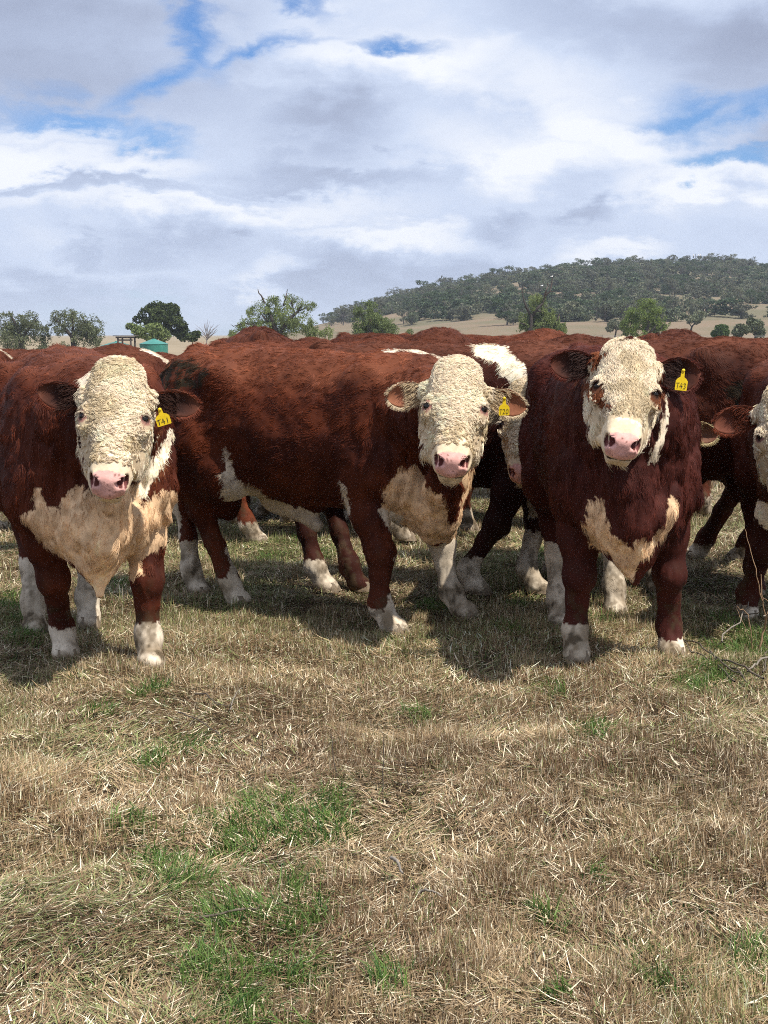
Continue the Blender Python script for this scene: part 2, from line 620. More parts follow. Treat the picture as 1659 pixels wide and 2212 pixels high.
class Bull:
    def __init__(self, name, root, heading, size=1.0, feet=None, poll=None, nose=None, face=None, hs=1.0, h=0.008, width=1.0, withers=0.0, neck_r=1.0, opt=None, hl=1.10, long=1.0):
        """root: ground point under the middle; heading: world direction (x, y); feet: world ground points fl fr hl hr (left / right of the bull)"""
        self.opt = o = opt or {}
        self.name = name
        self.rz = math.atan2(heading[1], heading[0])
        self.root = np.array([root[0], root[1], 0.0])
        self.c, self.s = math.cos(self.rz), math.sin(self.rz)
        self.size = size
        k = size
        self.h = h
        self.feet = {}
        dflt = {'fl': (0.43, 0.20), 'fr': (0.43, -0.20), 'hl': (-0.60, 0.19), 'hr': (-0.60, -0.19)}
        for q, v in dflt.items():
            self.feet[q] = np.array([v[0] * k, v[1] * k, 0.0])
            if feet and q in feet:
                self.feet[q] = self.to_local(np.array([feet[q][0], feet[q][1], 0.0]))
        self.poll = self.to_local(np.array(poll)) if poll is not None else np.array([1.00, 0, 1.12]) * k
        nose_ = self.to_local(np.array(nose)) if nose is not None else np.array([1.26, 0, 0.66]) * k
        self.ha = nrm(nose_ - self.poll)
        fn = self.dir_local(np.array(face)) if face is not None else np.array([1, 0, 0.3])
        fn = fn - self.ha * (fn @ self.ha)
        self.hn = nrm(fn)
        self.hsid = np.cross(self.hn, self.ha)       # towards the bull's left
        self.hs = hs
        self.hl = hl
        self.long = long
        self.width = width
        self.withers = withers
        self.neck_r = neck_r
        self.build_field()

    def to_local(self, p):
        d = p - self.root
        return np.array([d[0] * self.c + d[1] * self.s, -d[0] * self.s + d[1] * self.c, d[2]])

    def dir_local(self, d):
        return np.array([d[0] * self.c + d[1] * self.s, -d[0] * self.s + d[1] * self.c, d[2]])

    def to_world(self, p):
        return np.stack([p[:, 0] * self.c - p[:, 1] * self.s + self.root[0], p[:, 0] * self.s + p[:, 1] * self.c + self.root[1], p[:, 2]], 1)

    def hp(self, t, s, n):
        """point in head coordinates"""
        q = self.hs
        return self.poll + self.ha * t * q * self.hl + self.hsid * s * q + self.hn * n * q

    def hco(self, p):
        d = (p - self.poll) / self.hs
        return (d @ self.ha) / self.hl, d @ self.hsid, d @ self.hn

    def head_d(self, t, s, n):
        w = HEADP(t, 0); hh = HEADP(t, 1); c = HEADP(t, 2)
        u = np.abs(s) / w; v = np.abs(n - c) / hh
        d = ((u ** 2.9 + v ** 2.9) ** (1 / 2.9) - 1) * np.minimum(w, hh)
        out = np.maximum(HEADP.lo - t, t - HEADP.hi)
        return np.where(out > 0, np.maximum(d, out), d)

    def build_field(self):
        k = self.size
        lo = np.array([-1.05 * k, -0.50 * k, -0.02]); hi = np.array([1.0 * k, 0.50 * k, 1.52 * k])
        for q in self.feet.values():
            lo = np.minimum(lo, q - [0.15, 0.15, 0.02]); hi = np.maximum(hi, q + [0.2, 0.15, 0])
        ctr = self.hp(0.25, 0, -0.1)
        lo = np.minimum(lo, ctr - 0.42); hi = np.maximum(hi, ctr + 0.42)
        lo[2] = -0.03
        F = self.F = Field(lo, hi, self.h)
        wd = self.width
        wz = self.withers

        def torso(X, Y, Z):
            x = X / (k * self.long)
            top = TORSO(x, 0) + wz * np.exp(-((x - 0.36) / 0.2) ** 2); bot = TORSO(x, 1); w = TORSO(x, 2) * wd
            c = top * 0.5 + bot * 0.5; hh = (top - bot) * 0.5
            zz = (Z / k - c) / hh
            w = w * (1 - 0.10 * np.clip(zz, 0, 1))        # narrower over the spine
            u = np.abs(Y / k) / w
            v = np.abs(zz)
            d = ((u ** 2.3 + v ** 2.3) ** (1 / 2.3) - 1) * np.minimum(w, hh)
            out = np.maximum(TORSO.lo - x, x - TORSO.hi)
            return np.where(out > 0, np.maximum(d, out), d) * k
        F.add(torso, (-1 * k, -0.45 * k, 0.4 * k), (0.85 * k, 0.45 * k, 1.5 * k), 0.03)
        E = lambda c, r, kk=0.06, **a: F.ell(np.array(c) * k * np.array([self.long, 1, 1]), np.array(r) * k, kk, **a)
        for sy in (1, -1):
            E((0.40, sy * 0.235 * wd, 0.98), (0.19, 0.115, 0.33), 0.08)      # shoulder blade
            E((0.50, sy * 0.21 * wd, 0.80), (0.16, 0.13, 0.19), 0.08)       # point of shoulder
            E((-0.62, sy * 0.17 * wd, 1.02), (0.25, 0.155, 0.31), 0.08)     # rump and thigh
            E((-0.66, sy * 0.19 * wd, 0.80), (0.20, 0.13, 0.24), 0.07)
            E((-0.40, sy * 0.27 * wd, 1.22), (0.10, 0.08, 0.10), 0.08)      # hook bone
        # neck and dewlap
        B0 = np.array([0.46, 0, 1.05]) * k
        pb = self.hp(0.11, 0, -0.15)
        fwd = np.array([1.0, 0, 0.15])
        B1 = B0 + fwd * 0.25 * k
        B2 = pb - self.ha * 0.02 - self.hn * 0.17 + np.array([-0.04, 0, 0.01])
        B = []
        for t in np.linspace(0, 1, 7):
            B.append((1 - t) ** 3 * B0 + 3 * (1 - t) ** 2 * t * B1 + 3 * (1 - t) * t * t * B2 + t ** 3 * pb)
        self.neck = B
        nr = self.neck_r
        rr = np.array([0.31, 0.275, 0.24, 0.205, 0.175, 0.145, 0.115]) * k * nr
        for i in range(6):
            F.rcone(B[i], B[i + 1], rr[i], rr[i + 1], 0.06)
        cr = self.opt.get('crest', 0.0)
        for i in range(1, 5):      # crest on top of the neck
            F.rcone(B[i] + [0, 0, rr[i] - 0.12 + cr], B[i + 1] + [0, 0, rr[i + 1] - 0.11 + cr * 0.8], 0.11, 0.10, 0.08)
        # throat, dewlap and brisket
        th = self.hp(0.30, 0, -0.27)
        br = self.opt.get('brisket', (0.70, 0.0, 0.50))
        Br = np.array(br) * k
        m1 = th * 0.65 + Br * 0.35 + np.array([-0.03, 0, -0.01]); m2 = th * 0.3 + Br * 0.7 + np.array([-0.01, 0, -0.01])
        F.chain([th + [-0.05, 0, 0.05], m1, m2, Br], [0.05, 0.055, 0.075, 0.055], 0.10)
        E((0.60, 0, 0.68), (0.17, 0.21 * wd, 0.15), 0.08)
        if self.opt.get('ridge', True):
            F.chain([th + [-0.01, 0, 0.02], th * 0.6 + Br * 0.4 + np.array([0.035, 0, 0]), th * 0.25 + Br * 0.75 + np.array([0.055, 0, 0]), Br + [0.02, 0, 0]], [0.030, 0.028, 0.030, 0.035], 0.035)
        if self.opt.get('brisket_tip', True):
            F.rcone(Br + [-0.03, 0, 0.06], Br + [-0.01, 0, self.opt.get('tip', -0.105)], 0.065, 0.020, 0.05)
        # legs
        for q, ft in self.feet.items():
            sy = 1 if q[1] == 'l' else -1
            if q[0] == 'f':
                el = np.array([0.40, sy * 0.215 * wd, 0.74]) * k
                dirf = ft - el; dirf[2] = 0
                kn = el * 0.42 + ft * 0.58; kn[2] = 0.385 * k; kn[0] += 0.025
                fe = el * 0.06 + ft * 0.94; fe[2] = 0.135 * k; fe[0] -= 0.03
                ho = ft + [0.02, 0, 0.045]
                F.chain([el + [-0.02, 0, 0.12], el, (el + kn) / 2 + [0, 0, 0], kn, (kn * 0.6 + fe * 0.4), fe, ho], np.array([0.13, 0.118, 0.092, 0.063, 0.044, 0.052, 0.055]) * k, 0.04)
                F.ell(kn + [0.015, 0, -0.01], np.array([0.060, 0.066, 0.072]) * k, 0.03)
                F.ell(ft + [0.045, 0, 0.03], np.array([0.068, 0.057, 0.042]) * k, 0.03)
            else:
                hp_ = np.array([-0.60, sy * 0.19 * wd, 0.88]) * k
                st = np.array([-0.46, sy * 0.23 * wd, 0.72]) * k + (ft - np.array([-0.6 * k, sy * 0.19 * k, 0])) * 0.15
                hk = np.array([-0.16 * k, 0, 0]) + ft * 0.75 + hp_ * 0.25; hk[2] = 0.50 * k
                hk[0] = min(hk[0], ft[0] - 0.06 * k)
                fe = ft * 0.95 + hk * 0.05 + np.array([-0.02, 0, 0]); fe[2] = 0.14 * k
                F.chain([hp_, st, (st + hk) / 2 + [-0.03, 0, 0.02], hk, (hk + fe) / 2, fe, ft + [0.02, 0, 0.045]], np.array([0.18, 0.135, 0.094, 0.062, 0.045, 0.052, 0.055]) * k, 0.045)
                F.rcone(hp_ + [-0.16, 0, -0.05], hk + [-0.035, 0, 0.03], 0.10 * k, 0.042 * k, 0.06)
                F.ell(hk + [-0.045, 0, 0.01], np.array([0.045, 0.045, 0.06]) * k, 0.03)
                F.ell(ft + [0.045, 0, 0.03], np.array([0.068, 0.056, 0.042]) * k, 0.03)
        # belly parts
        E((-0.16, 0, 0.56), (0.20, 0.055, 0.075), 0.06)
        F.rcone(np.array([-0.13, 0, 0.53]) * k, np.array([-0.02, 0, 0.455]) * k, 0.055, 0.035, 0.04)
        E((-0.56, 0, 0.56), (0.075, 0.085, 0.12), 0.03)
        # tail
        F.chain([np.array(v) * k for v in ((-0.80, 0, 1.33), (-0.92, 0.0, 1.22), (-0.945, 0.01, 1.0), (-0.94, 0.015, 0.8), (-0.93, 0.02, 0.55))], [0.06, 0.045, 0.03, 0.026, 0.045], 0.03)
        # head
        q = self.hs
        R = np.stack([self.ha, self.hsid, self.hn])

        def head(X, Y, Z):
            px, py, pz = (X - self.poll[0]) / q, (Y - self.poll[1]) / q, (Z - self.poll[2]) / q
            t = (px * R[0, 0] + py * R[0, 1] + pz * R[0, 2]) / self.hl
            s = px * R[1, 0] + py * R[1, 1] + pz * R[1, 2]
            n = px * R[2, 0] + py * R[2, 1] + pz * R[2, 2]
            return self.head_d(t, s, n) * q
        c0 = self.hp(0.24, 0, -0.12)
        F.add(head, c0 - 0.42 * q, c0 + 0.42 * q, 0.035)
        H = lambda t, s, n, r, kk=0.02, **a: F.ell(self.hp(t, s, n), np.array(r) * q, kk, R=R, **a)
        H(0.02, 0, -0.045, (0.075, 0.085, 0.055), 0.04)                 # poll
        H(0.12, 0, -0.028, (0.13, 0.075, 0.032), 0.04)                   # forehead
        H(0.31, 0, -0.022, (0.17, 0.045, 0.030), 0.04)                  # bridge of the nose
        B_ = lambda t, s_, n, hb, r, kk: F.add(lambda X, Y, Z: d_rbox(X, Y, Z, self.hp(t, s_, n), np.array(hb) * q, r * q, R), self.hp(t, s_, n) - 0.14, self.hp(t, s_, n) + 0.14, kk)
        B_(0.446, 0, -0.058, (0.050, 0.048, 0.026), 0.027, 0.020)        # muzzle
        B_(0.450, 0, -0.136, (0.052, 0.026, 0.010), 0.028, 0.022)       # lower jaw and chin
        H(0.470, 0, -0.058, (0.050, 0.060, 0.040), 0.02)
        for sy in (1, -1):
            H(0.205, sy * 0.116, -0.040, (0.040, 0.026, 0.028), 0.025)   # brow over the eye
            H(0.28, sy * 0.092, -0.17, (0.12, 0.034, 0.07), 0.05)       # cheek
            H(0.24, sy * 0.090, -0.215, (0.13, 0.042, 0.085), 0.05)     # jaw
            H(self.opt.get('ear_t', 0.09), sy * 0.125, -0.105, (0.045, 0.045, 0.040), 0.03)        # ear base
            H(0.445, sy * 0.060, -0.078, (0.050, 0.028, 0.042), 0.02)   # upper lip
            H(0.488, sy * 0.052, -0.032, (0.024, 0.024, 0.022), 0.014)  # rim of the nostril
            H(0.502, sy * 0.051, -0.024, (0.036, 0.023, 0.016), 0.007, mode='s')
            H(0.492, sy * 0.068, -0.038, (0.034, 0.011, 0.024), 0.007, mode='s')
            H(0.240, sy * 0.118, -0.062, (0.038, 0.030, 0.032), 0.022)  # orbit
        def mouth(X, Y, Z):
            px, py, pz = (X - self.poll[0]) / q, (Y - self.poll[1]) / q, (Z - self.poll[2]) / q
            t_ = (px * R[0, 0] + py * R[0, 1] + pz * R[0, 2]) / self.hl
            s_ = px * R[1, 0] + py * R[1, 1] + pz * R[1, 2]
            n_ = px * R[2, 0] + py * R[2, 1] + pz * R[2, 2]
            return np.maximum(np.abs(n_ + 0.097 + 0.30 * np.abs(s_)) - 0.0045, np.maximum(np.abs(s_) - 0.078, 0.405 - t_)) * q
        F.add(mouth, self.hp(0.475, 0, -0.11) - 0.12, self.hp(0.475, 0, -0.11) + 0.12, 0.010, 's')
        # flatten soles
        F.add(lambda X, Y, Z: Z + 0.0 * X + 0.0 * Y, (lo[0], lo[1], -0.03), (hi[0], hi[1], 0.0), 0.004, 's')
        self.V, self.Q = F.mesh()
        del self.F
        self.N, self.A = vert_normals(self.V, self.Q)
        p = self.V; k = self.size
        t, s_, n = self.hco(p)
        hm = np.clip((self.head_d(t, s_, n) - 0.02) / 0.05, 0, 1)
        body_ = hm * np.clip((p[:, 2] / k - 0.55) / 0.2, 0, 1); leg_ = hm * np.clip((0.6 - p[:, 2] / k) / 0.15, 0, 1) * np.clip(p[:, 2] / 0.06, 0, 1)
        d = (fbm(p * np.array([5, 5, 5]), 300) - 0.5) * 0.034 * body_ + (fbm(p * 13, 304, 2) - 0.5) * 0.014 * body_
        nk = np.clip((p[:, 0] / k - 0.42) / 0.15, 0, 1) * hm * np.clip((1.25 - p[:, 2] / k) / 0.2, 0, 1) * np.clip((p[:, 2] / k - 0.45) / 0.1, 0, 1)
        d += (np.abs(fbm(p * np.array([13, 20, 4.5]), 308, 2) - 0.5) - 0.1) * 0.09 * nk
        d += (fbm(p * np.array([34, 34, 9]), 312, 2) - 0.5) * 0.016 * leg_
        self.V = p + self.N * d[:, None]
        self.N, self.A = vert_normals(self.V, self.Q)
        self.eyec = {}
        t, s_, n = self.hco(self.V)
        for sy in (1, -1):
            sc = 0.62 * s_ * sy + 0.78 * n - 9 * (np.abs(t - 0.232) > 0.012) - 9 * (np.abs(s_ * sy - 0.128) > 0.010)
            i = int(np.argmax(sc))
            self.eyec[sy] = (self.V[i] - self.N[i] * 0.0145, self.V[i])


    # colours ------------------------------------------------------------
    def paint(self, p, n):
        o = self.opt
        k = self.size
        red = o.get('red', (RED_D, RED_M))
        w = fbm(p * 7, 3)[:, None]
        w2 = vnoise(p * 34, 5)[:, None]
        m = np.clip((w - 0.35) * 2.2, 0, 1) * 0.7 + w2 * 0.3
        col = red[0] * (1 - m) + red[1] * m
        jit = vnoise3(p * 75, 21) * 0.012 + vnoise3(p * 17, 23) * 0.010
        pj = p + jit
        bl = np.clip((p[:, 2] / k - o.get('sunlit_z', 1.22)) / 0.12, 0, 1) * np.clip(n[:, 2] * 1.6, 0, 1) * (0.35 + 0.65 * w[:, 0])  # sunlight painted onto upward-facing back hair, together with its dusty orange
        col = col * (1 - bl[:, None] * 0.75) + np.array(o.get('sunlit_dust', (0.24, 0.082, 0.042))) * bl[:, None] * 0.75
        t, s, hn = self.hco(pj)
        hd = self.head_d(t, s, hn)
        white = np.zeros(len(p), bool)
        # socks
        for q, ft in self.feet.items():
            hgt = o.get('socks', {}).get(q, 0.22)
            if hgt <= 0: continue
            d2 = np.hypot(pj[:, 0] - ft[0], pj[:, 1] - ft[1])
            near = (d2 < 0.16 + 0.25 * pj[:, 2]) & (pj[:, 2] < hgt * k)
            oth = np.min([np.hypot(pj[:, 0] - f2[0], pj[:, 1] - f2[1]) for q2, f2 in self.feet.items() if q2 != q], axis=0)
            white |= near & (d2 < oth)
        # underline
        if o.get('belly', 0.60):
            bz = o.get('belly', 0.60) * k
            white |= (pj[:, 2] < bz) & (pj[:, 2] > 0.40 * k) & (np.abs(pj[:, 1]) < 0.30 * k) & (pj[:, 0] > -0.62 * k) & (pj[:, 0] < 0.2 * k) & (np.abs(pj[:, 1]) < 0.17 * k + 0 * pj[:, 0])
        # mud on the lower legs
        mud = np.clip((vnoise(p * np.array([26, 26, 14]), 121) * 0.6 + vnoise(p * 60, 122) * 0.4 - 0.50) * 5, 0, 1) * np.clip((0.46 * k - p[:, 2]) / 0.25, 0, 1)
        # crest of the neck
        cz = o.get('crest_white')
        if cz:
            x0, x1, yw, z0 = cz
            white |= (pj[:, 0] > x0 * k) & (pj[:, 0] < x1 * k) & (np.abs(pj[:, 1]) < yw) & (pj[:, 2] > z0 * k) & (vnoise(p * 16, 77) > 0.30) & (np.abs(pj[:, 1]) < yw * (0.5 + vnoise(p * 9, 78)))
        if o.get('chest_white', False):
            white |= (pj[:, 0] > 0.42 * k) & (pj[:, 2] < 0.82 * k) & (pj[:, 2] > 0.40 * k) & (np.abs(pj[:, 1]) < 0.19)
        # tail switch
        white |= (pj[:, 0] < -0.88 * k * self.long) & (pj[:, 2] < 0.62 * k) & (np.abs(pj[:, 1]) < 0.07)
        jaw = o.get('jaw', -0.22)
        face = (hd < 0.045) & (hn > jaw - 0.10 * np.clip((t - 0.3) / 0.15, 0, 1)) & (t > -0.055)
        face |= (hd < 0.06) & (t > 0.36) & (hn > -0.21)
        cream = CREAM * (0.86 + 0.28 * w2) * (0.9 + 0.2 * w)
        wht = WHITE * (0.86 + 0.24 * w2)
        dirt = np.clip((fbm(p * 14, 9) - 0.36) * 3, 0, 1)[:, None] * np.clip(1.3 - p[:, 2:3] / 0.26, 0, 1)
        wht = wht * (1 - 0.85 * dirt) + np.array([0.15, 0.10, 0.05]) * 0.85 * dirt
        col = np.where(white[:, None], wht, col)
        col = col * (1 - 0.65 * mud[:, None]) + np.array([0.10, 0.068, 0.034]) * 0.65 * mud[:, None]
        # painted patches: outlines in the upright plane across the view, at the depth given
        W = self.to_world(pj)
        nw = n[:, 0] * self.s + n[:, 1] * self.c
        for item in o.get('patches', []):
            poly, Y, y0, y1, c, wh = item
            pl = [(P(u, v, Y).x, P(u, v, Y).z) for u, v in poly]
            mm = in_poly(W[:, 0], W[:, 2], pl) & (W[:, 1] > y0) & (W[:, 1] < y1) & (nw < 0.35)
            if wh == 'body': mm &= ~face
            if wh == 'head': mm &= hd < 0.05
            cc = {'tan': TAN * (0.70 + 0.60 * w2) * (0.72 + 0.56 * w), 'cream': cream, 'white': wht, 'red': col * 0 + red[1] * (0.7 + 0.5 * w2), 'dark': col * 0 + red[0] * 0.8, 'muck': col * 0 + np.array([0.030, 0.022, 0.012]) * (0.5 + 1.3 * w2)}[c]
            if c == 'muck': mm &= (vnoise(pj * 60, 66) * 0.5 + vnoise(pj * 18, 67) * 0.5) > 0.47
            if wh == 'after': continue
            col = np.where(mm[:, None], cc, col)
        col = np.where(face[:, None], cream, col)
        for item in o.get('patches', []):
            poly, Y, y0, y1, c, wh = item
            if wh != 'after': continue
            pl = [(P(u, v, Y).x, P(u, v, Y).z) for u, v in poly]
            mm = in_poly(W[:, 0], W[:, 2], pl) & (W[:, 1] > y0) & (W[:, 1] < y1)
            cc = {'tan': TAN * (0.8 + 0.4 * w2), 'cream': cream, 'white': wht, 'red': col * 0 + np.array([0.26, 0.085, 0.035]) * (0.7 + 0.5 * w2), 'dark': col * 0 + red[0]}[c]
            col = np.where(mm[:, None], cc, col)
        lipz = face & (t > 0.41)
        col = np.where(lipz[:, None], col * np.array([0.76, 0.72, 0.66]), col)
        # bare skin
        t, s, hn = self.hco(p)
        pad = (t > 0.470 + 0.35 * np.clip(np.abs(s) - 0.040, 0, 1)) & (np.abs(s) < 0.072 - 0.30 * np.clip(-hn - 0.055, 0, 1)) & (hn > -0.088) & (t > 0.40)
        self._pad = pad
        pk = PINK * (0.82 + 0.36 * vnoise(p * 45, 31)[:, None])
        col = np.where(pad[:, None], pk, col)
        spk = pad & (vnoise(p * 130, 33) > 0.86)
        col = np.where(spk[:, None], np.array([0.22, 0.10, 0.08]), col)
        for sy in (1, -1):
            a = np.sqrt((t - 0.496) ** 2 * 0.35 + (s - sy * 0.052) ** 2 * 0.8 + (hn + 0.026) ** 2)
            col = np.where((a < 0.0185)[:, None], np.array([0.10, 0.025, 0.02]), col)
            b = np.sqrt(((t - 0.490) / 0.032) ** 2 + ((s - sy * 0.069) / 0.011) ** 2 + ((hn + 0.040) / 0.024) ** 2)
            col = np.where((b < 1)[:, None], np.array([0.16, 0.05, 0.045]), col)
            e = np.linalg.norm(p - self.eyec[sy][1], axis=1)
            lid = o.get('lid', PINK * 0.9)
            col = np.where((e < 0.027)[:, None], lid, col)
            col = np.where((e < 0.0175)[:, None], lid * 0.25, col)
        mo = (np.abs(hn + 0.097 + 0.30 * np.abs(s)) < 0.0075) & (t > 0.41) & (np.abs(s) < 0.080)
        col = np.where(mo[:, None], np.array([0.10, 0.045, 0.035]), col)
        return np.clip(col, 0.002, 0.95)

    def short_mask(self, p, n):
        W = self.to_world(p)
        m = np.zeros(len(p), bool)
        for poly, Y, y0, y1 in self.opt.get('short', []):
            pl = [(P(u, v, Y).x, P(u, v, Y).z) for u, v in poly]
            m |= in_poly(W[:, 0], W[:, 2], pl) & (W[:, 1] > y0) & (W[:, 1] < y1)
        return m

    # meshes --------------------------------------------------------------
    def ear(self, sy, d, up, length=0.20, wid=0.062, inner=None, outer=None, cup=0.55, droop=0.0, curl=0.0):
        """d: world direction of the ear, up: world direction of its upper edge"""
        base = self.hp(self.opt.get('ear_t', 0.09), sy * 0.140, -0.100)
        e = nrm(self.dir_local(np.array(d, float)))
        uu = self.dir_local(np.array(up, float)); uu = nrm(uu - e * (uu @ e))
        cdir = np.cross(e, uu)
        if (cdir @ self.dir_local(np.array([0, -1.0, 0]))) < 0: cdir = -cdir       # the hollow looks to the camera side
        nu, nv = 15, 11
        U = np.linspace(0, 1, nu)[:, None] * np.ones((1, nv)); Vv = np.linspace(-1, 1, nv)[None, :] * np.ones((nu, 1))
        wf = np.interp(U, [0, 0.12, 0.3, 0.5, 0.7, 0.85, 0.95, 1.0], [0.55, 0.66, 0.9, 1.0, 0.92, 0.66, 0.34, 0.06]) * wid
        side = np.where(Vv < 0, 1.12, 0.88)
        cc = cup * (1 - 0.5 * U) * wf
        pos = base + e * (U * length)[..., None] + uu * (wf * Vv * side)[..., None] - cdir * (cc * (1 - Vv ** 2))[..., None]
        pos = pos + np.array([0, 0, -1.0]) * (droop * U ** 2)[..., None] + cdir * (curl * np.abs(Vv) ** 3 * wf)[..., None]
        th = 0.007 * (1 - 0.5 * U)
        back = pos - cdir * (th * (1 - Vv ** 6) + 0.0008)[..., None]
        A = pos.reshape(-1, 3); Bk = back.reshape(-1, 3)
        V = np.concatenate([A, Bk]); n0 = nu * nv
        q = []
        for i in range(nu - 1):
            for j in range(nv - 1):
                a, b, c, dd = i * nv + j, i * nv + j + 1, (i + 1) * nv + j + 1, (i + 1) * nv + j
                q.append((a, b, c, dd)); q.append((n0 + dd, n0 + c, n0 + b, n0 + a))
            q.append((i * nv, (i + 1) * nv, n0 + (i + 1) * nv, n0 + i * nv))
            q.append((i * nv + nv - 1, n0 + i * nv + nv - 1, n0 + (i + 1) * nv + nv - 1, (i + 1) * nv + nv - 1))
        for j in range(nv - 1):
            a = (nu - 1) * nv + j
            q.append((a, a + 1, n0 + a + 1, n0 + a))
        Q = np.array(q)
        if np.cross(A[nv + 1] - A[1], A[2] - A[1]) @ cdir < 0: pass
        inner = np.array(inner if inner is not None else RED_D); outer = np.array(outer if outer is not None else RED_D)
        ci = inner * (0.6 + 0.8 * vnoise(A * 40, 8)[:, None])
        edge = np.clip(np.maximum(np.abs(Vv), U * 1.02) ** 5, 0, 1).reshape(-1, 1)
        ce = np.array(self.opt.get('ear_edge', (0.30, 0.11, 0.05)))
        ci = ci * (1 - edge * 0.7) + ce * edge * 0.7
        co = outer * (0.7 + 0.6 * vnoise(Bk * 40, 9)[:, None])
        C = np.concatenate([ci, co])
        # hair on the rim and inside
        rs, ds, hc, hl = [], [], [], []
        g = np.random.default_rng(5 + sy)
        for _ in range(self.opt.get('ear_hair', 2000)):
            u = g.uniform(0.0, 0.97); kind = g.random()
            v = g.choice([-1, 1]) * g.uniform(0.9, 1.0) if kind < 0.5 else g.uniform(-1, 1)
            i = min(int(u * (nu - 1)), nu - 2); j = min(int((v + 1) / 2 * (nv - 1)), nv - 2)
            r = pos[i, j] * (1 - (u * (nu - 1) - i)) + pos[i + 1, j] * (u * (nu - 1) - i)
            if kind < 0.5:
                dr = uu * np.sign(v) * 0.5 + e * 0.7 + cdir * 0.1; L = 0.016; c = outer
            elif kind < 0.80:
                dr = e * 0.9 + cdir * g.uniform(0.1, 0.5) + uu * g.uniform(-0.4, 0.4); L = 0.06 * (1 - u); c = np.array(self.opt.get('ear_fluff', outer * 0.8))
                r = pos[min(i, 6), j]
            else:
                r = r - cdir * th[i, j] * 1.1
                dr = e * 0.8 - cdir * 0.35 + uu * g.uniform(-0.3, 0.3); L = 0.018; c = outer
            rs.append(r); ds.append(nrm(dr + g.normal(0, 0.22, 3))); hl.append(L * g.uniform(0.6, 1.4)); hc.append(c * g.uniform(0.6, 1.5))
        self.extra_hair.append((np.array(rs), np.array(ds), np.array(hl), np.array(hc)))
        return V, Q, C

    def surface_samples(self, n, rng, dens=None):
        a = self.A.copy()
        if dens is not None: a = a * dens
        cs = np.cumsum(a); fi = np.searchsorted(cs, rng.random(n) * cs[-1])
        q = self.Q[fi]
        u, v = rng.random(n)[:, None], rng.random(n)[:, None]
        b = lambda M: (M[q[:, 0]] * (1 - u) + M[q[:, 1]] * u) * (1 - v) + (M[q[:, 3]] * (1 - u) + M[q[:, 2]] * u) * v
        return b(self.V), nrm(b(self.N))

    def build(self, label, group, n_coat=60000, n_curl=2600, ears=None, tag_spec=None, curl=1.0, coat_len=1.0, eyes=True, hooves=True):
        o = self.opt
        self.extra_hair = []
        root = empty(self.name, tuple(self.root), self.rz)
        tag(root, label, 'bull', group)
        self.rootobj = root
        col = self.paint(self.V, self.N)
        Vs, Qs, Cs = [self.V], [self.Q], [col]
        off = len(self.V)
        for sp in (ears or []):
            v, q, c = self.ear(**sp)
            Vs.append(v); Qs.append(q + off); Cs.append(c); off += len(v)
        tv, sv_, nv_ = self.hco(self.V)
        curl_shade = (self.head_d(tv, sv_, nv_) < 0.045) & (tv > -0.05) & (tv < 0.40) & (col.mean(1) > 0.3)
        Cs[0] = np.where(curl_shade[:, None], col * np.array([0.62, 0.57, 0.50]), col)  # shade between the face curls, painted into the undercoat colour
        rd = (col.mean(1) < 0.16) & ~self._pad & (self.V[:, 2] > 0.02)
        Cs[0] = np.where(rd[:, None], Cs[0] * 0.6, Cs[0])  # hide under red hair darkened to imitate the shade among the strands
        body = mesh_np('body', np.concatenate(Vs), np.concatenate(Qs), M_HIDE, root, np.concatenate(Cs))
        rng = np.random.default_rng(abs(hash(label)) % 1000 if False else len(label) * 7 + 3)
        # --- coat
        fc = self.V[self.Q].mean(1); fnm = nrm(self.N[self.Q].mean(1))
        camv = self.dir_local(nrm(np.array([0, 0, CAM_H]) - self.root))
        facing = np.clip((fnm @ camv + 0.45) / 0.5, 0.03, 1)
        facing *= np.where(fc[:, 2] < 0.03, 0.1, 1)
        ft_, fs_, fn_ = self.hco(fc)
        hd_ = self.head_d(ft_, fs_, fn_)
        inhead = (hd_ < 0.03) & (ft_ > -0.06)
        dens = facing * np.where(inhead, 2.0, 1.0) * np.where(fc[:, 2] < 0.5, 2.0, 1.0)
        p, n = self.surface_samples(int(n_coat * 1.8), rng, dens)
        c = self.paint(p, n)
        t, s, hn = self.hco(p)
        hd = self.head_d(t, s, hn)
        head = (hd < 0.03) & (t > -0.06)
        # bare parts
        keep = ~self._pad
        for sy in (1, -1):
            keep &= np.linalg.norm(p - self.eyec[sy][1], axis=1) > 0.022
        keep &= ~((np.abs(hn + 0.097 + 0.30 * np.abs(s)) < 0.009) & (t > 0.41) & (np.abs(s) < 0.080))
        keep &= p[:, 2] > 0.012
        p, n, c, t, s, hn, head = p[keep], n[keep], c[keep], t[keep], s[keep], hn[keep], head[keep]
        k = self.size
        z = p[:, 2] / k
        legw = np.clip((0.72 - z) / 0.2, 0, 1) * (1 - ((p[:, 0] > 0.5) & (z > 0.42)).astype(float) * 0.5)
        flow = np.stack([-0.8 * (1 - legw), np.sign(p[:, 1]) * 0.12, -0.42 - 0.9 * legw], 1)
        front = np.clip((p[:, 0] / k - 0.45) / 0.2, 0, 1)[:, None]
        flow = flow * (1 - front) + np.array([-0.15, 0, -1.0]) * front
        hflow = self.ha[None, :] * 1.0 + self.hsid[None, :] * (s * 3)[:, None]
        flow = np.where(head[:, None], hflow, flow)
        sw = vnoise3(p * 11, 40) * 0.60 + vnoise3(p * 36, 44) * 0.95 * o.get('shag', 1.0)
        flow = nrm(flow) + sw * np.where(head, 0.7, 0.85)[:, None]
        flow = flow - n * (flow * n).sum(1)[:, None]
        flow = nrm(flow)
        L = (0.0275 * np.ones(len(p))) * coat_len
        L *= 1 - 0.55 * legw
